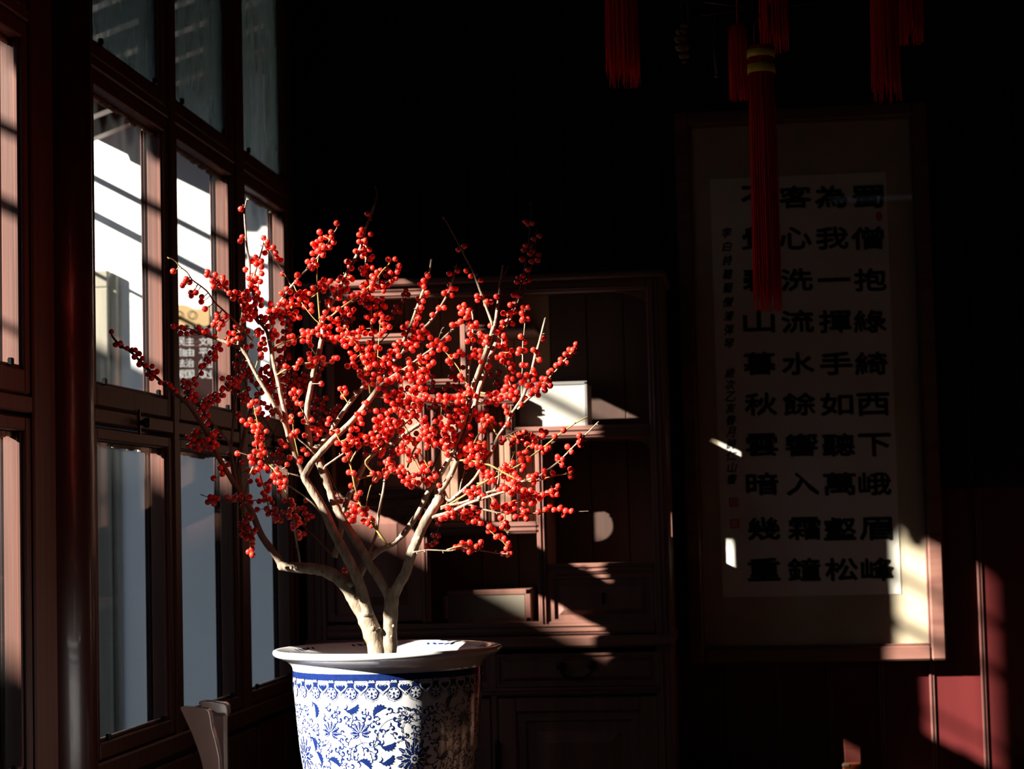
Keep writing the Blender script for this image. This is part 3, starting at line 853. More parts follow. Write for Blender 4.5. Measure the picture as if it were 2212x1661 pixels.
def leaf(c, ang, s_=1.0, hand=1):
    """curved acanthus leaf: spikes on the outer edge, smooth hollow inner edge, two hooks at the foot"""
    P = []; n = 7
    def spine(u): a_ = 2.5 - 2.3*u; return 17*math.cos(a_), 17*math.sin(a_)-9, a_
    for k in range(n*2+1):
        u = k/(n*2); x, y, a_ = spine(u)
        h = (9.5*math.sin(math.pi*(u*.86+.1))**.8) * (1.0 if k % 2 else .42)
        t = a_ + (-.55 if k % 2 else 0)
        P.append((x + math.cos(t)*h, y + math.sin(t)*h))
    for k in range(8):
        u = 1-k/7; x, y, a_ = spine(u)
        h = -8.5*math.sin(math.pi*u)**.8
        P.append((x + math.cos(a_)*h, y + math.sin(a_)*h))
    P = [(x*s_, y*s_*hand) for x, y in P]
    # drawn as a strip of quads so that the hollow side stays open
    m = len(P); outer = rot2(P[:n*2+1], ang); inner = rot2(P[n*2+1:][::-1], ang)
    ii = [inner[min(7, round(i*7/(n*2)))] for i in range(n*2+1)]
    th, z = c; vs = []
    for o_, i_ in zip(outer, ii):
        for f_ in (0, .5, 1):
            vs.append(onpot(th + (i_[0]+(o_[0]-i_[0])*f_)/206, z + i_[1]+(o_[1]-i_[1])*f_, O1))
    fs = []
    for i in range(n*2):
        for q in (0, 1): fs.append((3*i+q, 3*i+q+1, 3*i+q+4, 3*i+q+3))
    B1.mb.add(vs, fs)
    for s2, r0 in ((-1, 6.5), (1, 5)):
        Q = [(-13 + s2*3 + r0*math.cos(2.2+s2*k*.55), -4 + s2*4 + r0*math.sin(2.2+s2*k*.55)) for k in range(7)]
        B1.stroke(c, [(x*s_, y*s_*hand) for x, y in rot2(Q, ang*hand)], [3.4, 3.2, 2.8, 2.3, 1.8, 1.2, .6], O1)
def petal(c, ang, L, W, off, r0=6):
    P = []
    for k in range(9): u = k/8; P.append((r0+L*u, W*math.sin(math.pi*min(1, u*1.02))**.8*(1-.25*u) + (1.2 if k % 2 else 0)*(k < 8)))
    for k in range(7, 0, -1): u = k/8; P.append((r0+L*u, -W*math.sin(math.pi*u)**.8*(1-.25*u) - (1.2 if k % 2 else 0)))
    return rot2(P, ang)
def lotus(c, s_=1.0):
    for k in range(11):
        a_ = math.pi/2 + (k-5)*.49; L = (40 - 1.2*abs(k-5)) * s_
        B1.star(c, petal(c, a_, L, 5.6*s_, O1), O1)
    for k in range(12):
        a_ = math.pi/2 + (k-5.5)*.49; L = 30*s_
        W1.star(c, petal(c, a_, L, 4.4*s_, O2), O2)
        B2.star(c, petal(c, a_, L*.86, 3.0*s_, O3), O3)
    for k in range(11):
        a_ = math.pi/2 + (k-5)*.49
        W1.stroke(c, rot2([(12*s_, 0), (40*s_, 0)], a_), [.9, .3], O3)
    W1.star(c, [(x*s_, y*s_) for x, y in lobed(8.0, 8, 2.4, 64)], O3+.0003)
    B2.star(c, [(x*s_, y*s_) for x, y in lobed(4.6, 8, 1.6, 64)], O4+.0003)
    W1.star(c, ell(0, 0, 1.6*s_, 1.6*s_, 0, 10), O4+.0006)
    B1.star(c, [(x*s_, (y-42)*s_) for x, y in lobed(7, 5, 4, 64)], O1)
def bud(c, s_=1.0, tilt=0):
    for k, (a_, L, W) in enumerate(((1.57, 24, 4.2), (1.12, 24, 4), (2.02, 24, 4), (.68, 24, 4), (2.46, 24, 4), (.15, 21, 4.2), (2.99, 21, 4.2), (-.4, 17, 3.4), (3.54, 17, 3.4))):
        B1.star(c, [(x*s_, y*s_) for x, y in petal(c, a_+tilt, L, W, O1, 3)], O1)
        W1.stroke(c, [(x*s_, y*s_) for x, y in rot2([(6, 1.2), (14, 1.8), (L, 0)], a_+tilt)], [.5, .9, .3], O2)
    for k in range(4):
        a_ = 1.57+tilt+(k-1.5)*.45
        W1.stroke(c, [(x*s_, y*s_) for x, y in rot2([(5, 0), (21, 0)], a_)], [.9, .4], O2)
def arc(c, r, a0, a1, w=1.0):
    P = [(r*math.cos(math.radians(a0+(a1-a0)*k/30)), r*math.sin(math.radians(a0+(a1-a0)*k/30))) for k in range(31)]
    B1.stroke(c, P, w, O1)
rp = random.Random(5)
base_sets = [0.0, math.pi]
busy = []
def reg(c, r): busy.append((c[0], c[1], r))
LOT = [(1335, 1085), (345, 1085)]
BUD = [(605, 850, -.15), (865, 850, .1), (1770, 800, 0)]
LEAF = [(480, 670, -1.25, 1), (800, 650, .25, -1), (1030, 680, .75, 1), (1100, 960, .05, -1), (440, 960, -1.0, 1), (610, 1110, -.25, 1), (890, 1120, -.4, 1), (1090, 1085, .35, -1), (1640, 640, 1.4, 1), (1580, 950, .1, 1), (1590, 1065, .5, -1), (1730, 1085, .7, 1), (480, 1090, 1.8, -1), (1830, 610, .4, 1)]
ARCS = [(1175, 900, 40, -10, 190), (1500, 850, 34, 60, 215), (400, 830, 26, -60, 150), (600, 1060, 27, -40, 110), (900, 1050, 28, 60, 200), (690, 800, 30, 60, 150), (950, 870, 26, 200, 330), (1500, 1010, 36, -10, 90), (1620, 830, 28, -90, 80), (520, 870, 26, 190, 330)]
for off in base_sets:
    for (x, y) in LOT:
        c = cz(x, y); c = (c[0]+off, c[1]); lotus(c, 1.0); reg(c, 44)
    for (x, y, t) in BUD:
        c = cz(x, y); c = (c[0]+off, c[1]-4); bud(c, 1.0, t); reg(c, 24)
    for (x, y, a_, h) in LEAF:
        c = cz(x, y); c = (c[0]+off, c[1]); leaf(c, a_, .92, h); reg(c, 14)
    for (x, y, r, a0, a1) in ARCS:
        c = cz(x, y); c = (c[0]+off, c[1]); arc(c, r, a0, a1, 1.1)
# fill with hooked tendrils
tries = 0; placed = 0
while tries < 16000 and placed < 900:
    tries += 1
    th = rp.uniform(-math.pi, math.pi); z = rp.uniform(-395, -106)
    ok = True
    for (t2, z2, r2) in busy:
        d = (th-t2+math.pi) % (2*math.pi) - math.pi
        if math.hypot(d*206, z-z2) < r2 + (7 if r2 > 13 else 6.4): ok = False; break
    if not ok: continue
    if z < -290 and rp.random() < .06:
        if all(math.hypot(((th-t2+math.pi) % (2*math.pi)-math.pi)*206, z-z2) > r2+24 for t2, z2, r2 in busy):
            bud((th, z), .9, rp.uniform(-.5, .5)); reg((th, z), 24); continue
    curl((th, z), rp.uniform(0, 6.28), rp.uniform(.8, 1.05), rp.choice((-1, 1))); busy.append((th, z, 7.0)); placed += 1
# painted sprays on the flat of the rim
for k in range(8):
    th = math.radians(k*45 + 12)
    for j in range(5):
        a2 = th + math.radians((j-2)*4.2)
        P0 = [(ell(0, 0, 9-abs(j-2)*2, 3.2, (j-2)*.5, 10))]
        for P in P0:
            vs = []
            for (x, y) in P:
                r = 222 + y; t3 = a2 + x/222
                zt_ = np.interp(r, [208, 222, 236, 243], [-9, -2, 3.5, 5.5])
                vs.append(PC + (_cf*math.cos(t3)+_cr*math.sin(t3))*pr(r) + Vector((0, 0, pr(zt_)+.0007)))
            B1.mb.add(vs, [tuple(range(len(vs)))])
B1.mb.build('blue_painting', M['blue'], pot)['kind'] = 'stuff'
W1.mb.build('white_reserve', M['white'], pot)['kind'] = 'stuff'
B2.mb.build('blue_line_work', M['blue'], pot)['kind'] = 'stuff'

# wooden stand that carries the pot
zt = PC.z + pr(ZB)
stn = empty('plant_stand', (PC.x, PC.y, 0), label='dark square wooden stand beneath the porcelain planter', cat='stand')
MB().box((PC.x-.21, PC.y-.21, zt-.035), (PC.x+.21, PC.y+.21, zt-.001), .006).build('stand_top', M['cab'], stn)
for (i, j) in ((-1, -1), (-1, 1), (1, -1), (1, 1)):
    MB().box((PC.x+i*.185-.02, PC.y+j*.185-.02, 0), (PC.x+i*.185+.02, PC.y+j*.185+.02, zt-.035), .004).build('leg', M['cab'], stn)
for (i, j) in ((0, -1), (0, 1)): MB().box((PC.x-.165, PC.y+j*.185-.01, zt-.10), (PC.x+.165, PC.y+j*.185+.01, zt-.035), .003).build('apron', M['cab'], stn)
for i in (-1, 1): MB().box((PC.x+i*.185-.01, PC.y-.165, zt-.10), (PC.x+i*.185+.01, PC.y+.165, zt-.035), .003).build('apron', M['cab'], stn)

# ------------------------------------------------------------------ the berry tree: limbs traced as (pixel x, pixel y), depth behind the trunk in metres
T = []
def br(w0, w1, d0, d1, pts, m='bark', dark=False): T.append((w0, w1, d0, d1, pts, m, dark))
# trunks
br(46, 20, 0, .02, [(822,1436),(815,1404),(803,1362),(788,1330),(770,1300),(756,1276),(735,1252),(700,1233),(660,1227),(625,1225),(609,1223)])
br(33, 30, 0, 0, [(838,1436),(842,1404),(843,1350),(845,1310),(848,1280)])
br(24, 20, 0, -.02, [(845,1300),(856,1275),(866,1255),(877,1236),(886,1204),(900,1168),(912,1140),(926,1114),(938,1095),(949,1079)])
br(22, 15, 0, .03, [(842,1295),(830,1268),(813,1240),(799,1222),(783,1190),(766,1163),(741,1124),(722,1088),(702,1030),(690,1002),(676,980),(668,968)])
br(26, 15, .0, -.03, [(795,1330),(785,1290),(772,1250),(748,1200),(721,1150),(697,1096),(676,1062),(662,1040),(656,1028)])
br(16, 10, .02, .05, [(768,1262),(785,1225),(803,1203),(822,1188),(840,1180),(853,1172),(866,1160)])
br(12, 7, .01, -.01, [(656,1028),(640,990),(632,970),(623,945),(616,920),(606,900),(596,882),(587,864),(569,835),(550,803),(532,767),(518,752),(500,744),(468,732),(442,723)])
br(12, 7, .01, .0, [(640,990),(622,930),(615,890),(608,860),(601,824),(592,788),(585,752),(578,720),(567,703),(556,691),(540,668)])
br(8, 3, 0, -.02, [(556,691),(548,635),(540,609),(539,571),(533,530),(531,500),(528,460),(531,440),(534,428)])
br(8, 4, 0, -.02, [(515,745),(521,700),(527,665),(538,630),(552,585),(562,553),(569,525)])
br(2, 1, -.02, -.02, [(569,525),(571,508),(570,494)], 'bark2')
br(15, 11, -.03, .0, [(656,1030),(668,1008),(680,992),(717,951),(753,917),(775,893),(800,862),(812,845)])
br(12, 9, .03, .05, [(670,972),(691,962),(713,933),(730,908),(751,877),(771,852),(786,835),(800,822)])
br(15, 10, .03, .02, [(668,975),(668,950),(664,915),(664,879),(672,834),(679,797),(688,767),(693,743),(697,722),(696,700)])
br(10, 5, .02, .03, [(696,704),(701,685),(717,653),(735,620),(754,582),(770,553),(779,534),(784,516),(791,490),(801,467),(808,445)])
br(4, 1, .03, .03, [(808,445),(815,424),(813,412),(812,403)], 'bark2')
br(8, 5, .05, .04, [(812,850),(816,810),(810,760),(805,725),(802,698),(800,649),(793,599),(791,553),(791,512)])
br(4, 3, .0, -.02, [(692,700),(690,680),(687,640),(685,600),(687,560),(698,535)], 'twig')
br(7, 3, .0, -.04, [(570,700),(595,668),(620,631),(634,613),(652,593),(670,575),(687,555),(705,530),(728,493)])
br(5, 3, .0, .03, [(700,690),(717,682),(737,665),(770,642),(800,617),(819,599),(838,573),(849,562)], 'twig')
br(5, 2, .03, .03, [(745,662),(757,656),(793,635),(812,621),(833,609),(860,588)])
br(4, 2, .02, .0, [(838,573),(826,585),(815,600)], 'twig')
br(9, 5, .02, .06, [(818,838),(827,821),(840,799),(852,774),(867,747),(881,716),(890,695),(903,658),(914,628),(925,599),(930,575),(932,562)])
br(8, 4, .02, .07, [(850,780),(880,750),(902,728),(914,710),(923,702),(934,689),(952,662),(970,630),(977,608),(981,593),(986,573)])
br(7, 4, .0, .04, [(812,845),(829,826),(852,810),(881,792),(900,778),(917,765),(939,749),(961,727),(980,711)])
br(2, 2, .02, .03, [(948,730),(953,715),(957,708)], 'bark2')
# long right stems
br(13, 9, .05, .02, [(866,1160),(880,1143),(907,1102),(925,1063),(947,1030),(970,992),(988,951),(998,920),(1011,879),(1020,842),(1029,815),(1042,781),(1056,740),(1066,708),(1070,696)])
br(9, 4, .02, .05, [(1070,698),(1075,657),(1079,621),(1084,593),(1086,574)])
br(2, 1, .05, .05, [(1088,596),(1094,585),(1098,574)], 'bark2')
br(7, 2, .02, .0, [(1066,706),(1048,657),(1035,621),(1021,584),(1006,557),(996,536),(981,509),(968,485),(956,467)])
br(13, 9, .02, .07, [(935,1095),(947,1066),(961,1048),(976,1021),(988,992),(1002,947),(1015,902),(1026,873),(1036,837),(1047,806),(1060,767),(1075,735),(1084,722)])
br(6, 2, .07, .09, [(1084,722),(1106,684),(1120,649),(1133,628),(1140,599),(1151,570),(1156,539),(1160,494)], 'bark2')
br(6, 2, .06, .08, [(1090,705),(1100,682),(1109,666),(1117,644),(1127,612),(1136,566),(1142,530),(1144,489),(1147,458),(1147,436)], 'bark2')
br(6, 4, .07, .04, [(1083,724),(1087,761),(1096,796),(1101,824),(1105,843),(1114,859)])
br(8, 6, .03, .0, [(958,1060),(970,1082),(992,1066),(1015,1045),(1030,1027),(1046,1000),(1062,978),(1076,942),(1094,918),(1103,897),(1118,875),(1127,862)])
br(8, 5, .0, .02, [(1127,862),(1134,846),(1145,815),(1156,770),(1165,740),(1172,712),(1178,688)])
br(4, 2, .0, .03, [(1127,861),(1127,824),(1129,788),(1129,752),(1132,720),(1134,694),(1134,668)])
br(5, 3, .0, -.02, [(1118,884),(1141,862),(1157,848),(1177,824),(1193,810),(1221,777),(1235,761),(1244,747)])
br(9, 5, -.02, -.05, [(934,1117),(961,1110),(988,1099),(1010,1088),(1037,1079),(1070,1068),(1088,1063),(1110,1054)])
br(8, 5, -.02, -.03, [(952,1095),(975,1090),(1000,1086),(1030,1074),(1060,1062),(1088,1058),(1115,1045),(1142,1036),(1160,1030)])
br(5, 3, -.03, -.04, [(1158,1034),(1177,1019),(1193,1008),(1212,992),(1235,969),(1257,947),(1275,929),(1293,911)])
br(5, 3, -.02, -.03, [(1005,1087),(1040,1099),(1060,1104),(1080,1107),(1107,1091),(1134,1075),(1166,1066),(1186,1063)])
br(3, 1.5, -.02, -.04, [(1080,1107),(1112,1109),(1148,1109),(1184,1106),(1221,1106),(1271,1104)], 'bark2')
br(5, 3, .0, -.02, [(985,994),(1020,996),(1056,1004),(1076,1014),(1098,1026),(1118,1035),(1137,1038),(1156,1040),(1181,1032),(1203,1027),(1230,1023)], 'twig')
br(4, 3, .0, .03, [(1030,1045),(1060,1037),(1088,1022),(1100,1016),(1127,1001),(1148,985),(1166,972),(1184,958),(1206,940),(1230,923),(1248,911),(1269,900)], 'twig')
br(3, 2, .02, .05, [(1100,1016),(1112,1001),(1130,978),(1147,958),(1163,945),(1181,934)], 'twig')
br(5, 3, -.02, -.03, [(952,1100),(1000,1072),(1028,1052),(1047,1041),(1060,1032)], 'twig')
br(4, 2.5, -.02, .0, [(892,1193),(905,1191),(925,1188),(970,1190),(983,1187),(1006,1184),(1043,1190),(1080,1196),(1104,1196)])
br(4, 3, -.02, -.03, [(965,1188),(992,1180),(1021,1177),(1041,1177)], 'twig')
br(4, 2, -.02, .0, [(962,1086),(987,1099),(1014,1115),(1046,1135),(1068,1155),(1084,1168),(1093,1178)], 'twig')
br(4, 2, .03, .05, [(988,1065),(992,1063),(997,1041),(1005,1012),(1012,985)])
br(3, 2, -.02, .0, [(1078,1107),(1080,1124),(1086,1135),(1098,1155)], 'twig')
br(4, 3, .0, .0, [(1037,1078),(1060,1064),(1075,1045),(1078,1010)])
br(4, 3, .02, .03, [(1076,944),(1068,930),(1063,920)], 'twig')
# middle
br(13, 9, .07, .10, [(722,1204),(737,1145),(741,1108),(754,1070),(766,1052),(777,1025),(788,1003),(803,983),(822,968),(838,962),(861,951),(881,933),(906,917)])
br(7, 5, .05, .07, [(790,1215),(803,1180),(813,1153),(817,1120),(822,1090),(828,1060),(832,1030),(838,990)])
br(6, 3, .0, -.04, [(839,1181),(817,1149),(802,1126),(784,1102),(774,1077),(766,1048),(759,1012),(752,989),(745,974),(730,944),(722,924),(717,912)], 'twig')
br(6, 4, -.02, -.03, [(700,1014),(704,1006),(718,996),(741,980)])
br(4, 3, -.02, .0, [(775,1034),(799,1028),(817,1027),(849,1021),(882,1018)], 'twig')
br(3, 2, -.01, .0, [(790,1095),(795,1070),(803,1045),(818,1028),(835,1005)], 'twig')
br(4, 2, .03, .0, [(930,1065),(915,1040),(903,1010),(890,985),(870,950),(855,930)], 'twig')
br(4, 2, .03, .0, [(945,1055),(935,1030),(920,1000),(905,975),(885,950),(860,920)], 'twig')
br(5, 3, .05, .0, [(820,1032),(790,1002),(800,985),(830,965),(850,935),(870,918)], 'twig')
br(4, 3, .0, -.02, [(756,1000),(770,975),(795,948),(815,930),(840,905)], 'twig')
br(5, 3, .01, .0, [(800,850),(795,810),(790,790),(780,765),(770,740),(755,720),(745,700),(738,690)], 'twig')
br(3, 2, .01, .0, [(810,850),(812,820),(815,795),(816,770),(818,740),(820,720),(822,690)], 'twig')
br(5, 3, .0, .02, [(806,855),(830,860),(855,870),(880,880),(900,882)])
br(4, 2, .04, .02, [(905,1000),(895,960),(880,930),(862,900),(845,880)], 'twig')
br(3, 2, .03, .02, [(825,825),(850,835),(875,845),(900,843)], 'bark2')
br(3, 2, .02, .0, [(958,755),(975,775),(990,795),(1003,820),(1015,838)], 'twig')
br(6, 4, .05, .08, [(1003,950),(1008,900),(1010,850),(1013,800),(1018,760),(1021,720),(1022,690),(1018,665)])
br(4, 3, .02, .0, [(1020,845),(995,865),(965,872),(935,870),(915,867)], 'twig')
br(4, 3, .0, -.02, [(985,990),(960,975),(935,955),(920,930),(900,905),(880,890),(862,880)], 'bark2')
br(5, 3, .0, .01, [(1010,1000),(1018,975),(1030,945),(1045,925)], 'twig')
br(3, 2, .05, .05, [(1062,736),(1040,760),(1030,770)], 'twig')
br(3, 2, .03, .04, [(1008,680),(1004,670),(1000,665)], 'twig')
br(3, 2, .02, .03, [(1098,1025),(1105,995),(1112,975)], 'twig')
# twigs on the left side
br(5, 2.5, -.02, -.12, [(540,720),(520,695),(507,680),(480,640),(464,625),(448,600),(436,588),(420,562),(405,545+33),(388,592),(375,572),(362,556)], 'twig')
T.pop()
br(5, 2.5, -.02, -.12, [(545,735),(530,718),(507,693),(480,668),(463,652),(450,632),(434,618),(415,604),(404,588),(388,575),(378,563),(362,556)], 'twig')
br(6, 3, .0, -.06, [(560,700),(540,675),(522,655),(508,641),(495,630),(480,617),(466,604),(450,594)])
br(3, 2, .0, .0, [(633,612),(650,650),(662,668),(680,690),(693,700)], 'twig')
br(4, 2, .04, .04, [(640,640),(625,610),(608,580),(593,560),(583,540)], 'bark2')
br(5, 3, .0, -.03, [(585,752),(600,745),(618,738),(630,735),(650,728),(665,722)], 'twig')
br(4, 3, .0, -.03, [(598,810),(620,797),(645,788),(665,784),(685,781),(705,784),(722,780)], 'twig')
br(3, 2, -.01, -.02, [(684,770),(672,750),(665,740),(660,732)], 'twig')
br(3, 2, .0, .0, [(675,829),(684,829),(693,829)], 'bark')
br(3, 2, .01, .02, [(533,765),(540,745),(550,722),(560,712)], 'bark2')
br(3, 2, .01, .02, [(552,795),(558,775),(565,755),(573,735)], 'twig')
br(3, 2, .02, .0, [(590,690),(605,680),(618,672),(635,660),(655,650),(680,638),(700,620)], 'twig')
br(3, 2, .0, -.02, [(567,665),(560,640),(558,610),(560,590),(565,560)], 'twig')
br(4, 2, -.0, -.03, [(656,1031),(637,1026),(617,1019),(590,1000),(562,992),(541,985),(516,977)], 'bark2')
br(4, 2, -.02, -.04, [(556,994),(541,1021),(534,1048),(528,1070),(526,1103),(525,1124),(530,1144),(541,1171),(543,1193)], 'twig')
br(4, 2, -.02, -.04, [(557,992),(562,1027),(570,1052),(577,1081),(582,1099),(591,1115),(604,1128)], 'twig')
br(4, 2, -.02, -.05, [(570,997),(590,1012),(604,1034),(615,1056),(622,1077),(627,1103),(637,1128),(646,1157)], 'twig')
br(6, 3, .0, -.03, [(698,1112),(684,1097),(671,1083),(644,1063),(617,1045)])
br(3, 2, -.02, -.03, [(556,994),(555,971),(552,945),(556,915),(551,890),(547,870)], 'twig')
br(3, 2, -.01, .0, [(580,995),(575,970),(568,957)], 'twig')
br(3, 2, -.01, .0, [(660,1040),(632,1020),(645,975),(665,945),(655,920),(650,895),(640,860)], 'twig')
T.pop()
br(3, 2, .0, -.02, [(664,915),(658,895),(648,875),(643,855)], 'twig')
br(3, 2, .0, -.02, [(645,985),(635,940),(633,915),(630,900)], 'twig')
br(4, 3, .02, .0, [(683,985),(665,965),(647,950),(640,940)], 'bark')
br(3, 2, .0, .0, [(753,872),(745,860),(738,850),(735,842)], 'twig')
br(5, 4, .02, -.02, [(655,1228),(649,1218),(645,1195),(640,1170),(632,1120)])
br(3, 2, .15, .2, [(560,1080),(520,1083),(480,1085),(460,1078),(433,1068)], 'twig', True)
br(3, 2, .05, .05, [(770,1256),(757,1250),(748,1240),(742,1225)], 'bark2')
# stems behind, in the shade of the post
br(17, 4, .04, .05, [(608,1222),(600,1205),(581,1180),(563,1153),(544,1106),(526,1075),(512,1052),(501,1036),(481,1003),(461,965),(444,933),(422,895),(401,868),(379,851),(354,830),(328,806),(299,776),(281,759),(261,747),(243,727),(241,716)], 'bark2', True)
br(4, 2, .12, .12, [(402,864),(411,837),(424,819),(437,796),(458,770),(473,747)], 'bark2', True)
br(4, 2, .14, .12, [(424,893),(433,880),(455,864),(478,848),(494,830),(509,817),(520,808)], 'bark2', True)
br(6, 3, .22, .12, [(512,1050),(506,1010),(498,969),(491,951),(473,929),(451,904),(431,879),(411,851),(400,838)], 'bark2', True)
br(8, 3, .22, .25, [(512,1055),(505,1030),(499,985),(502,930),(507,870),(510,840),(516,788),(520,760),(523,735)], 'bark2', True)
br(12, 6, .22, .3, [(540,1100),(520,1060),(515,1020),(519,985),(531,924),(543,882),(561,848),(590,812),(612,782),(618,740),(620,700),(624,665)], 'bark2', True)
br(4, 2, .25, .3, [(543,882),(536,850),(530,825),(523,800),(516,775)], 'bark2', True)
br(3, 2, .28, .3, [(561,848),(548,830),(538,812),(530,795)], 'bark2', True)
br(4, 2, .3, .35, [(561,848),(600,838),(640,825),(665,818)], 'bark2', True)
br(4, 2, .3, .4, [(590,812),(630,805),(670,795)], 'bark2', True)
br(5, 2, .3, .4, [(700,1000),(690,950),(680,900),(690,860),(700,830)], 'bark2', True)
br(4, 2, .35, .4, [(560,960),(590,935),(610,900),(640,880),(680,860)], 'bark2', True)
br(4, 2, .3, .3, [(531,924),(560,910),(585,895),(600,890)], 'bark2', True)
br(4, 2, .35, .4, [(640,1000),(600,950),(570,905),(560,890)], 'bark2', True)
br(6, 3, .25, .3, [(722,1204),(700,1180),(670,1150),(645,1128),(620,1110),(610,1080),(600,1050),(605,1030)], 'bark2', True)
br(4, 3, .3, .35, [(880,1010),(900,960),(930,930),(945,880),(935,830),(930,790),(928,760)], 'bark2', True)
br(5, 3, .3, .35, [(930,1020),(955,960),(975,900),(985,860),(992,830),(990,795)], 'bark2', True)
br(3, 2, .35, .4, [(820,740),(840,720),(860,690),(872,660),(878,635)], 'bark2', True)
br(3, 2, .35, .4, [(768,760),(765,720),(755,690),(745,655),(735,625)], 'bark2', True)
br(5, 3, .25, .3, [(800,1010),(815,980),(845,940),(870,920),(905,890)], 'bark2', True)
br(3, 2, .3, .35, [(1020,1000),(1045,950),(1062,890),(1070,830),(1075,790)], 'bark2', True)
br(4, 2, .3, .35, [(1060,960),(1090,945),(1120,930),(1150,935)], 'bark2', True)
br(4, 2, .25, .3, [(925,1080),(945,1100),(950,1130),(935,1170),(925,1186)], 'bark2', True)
br(2, 1, .3, .3, [(735,605),(737,585),(737,568)], 'bark2', True)
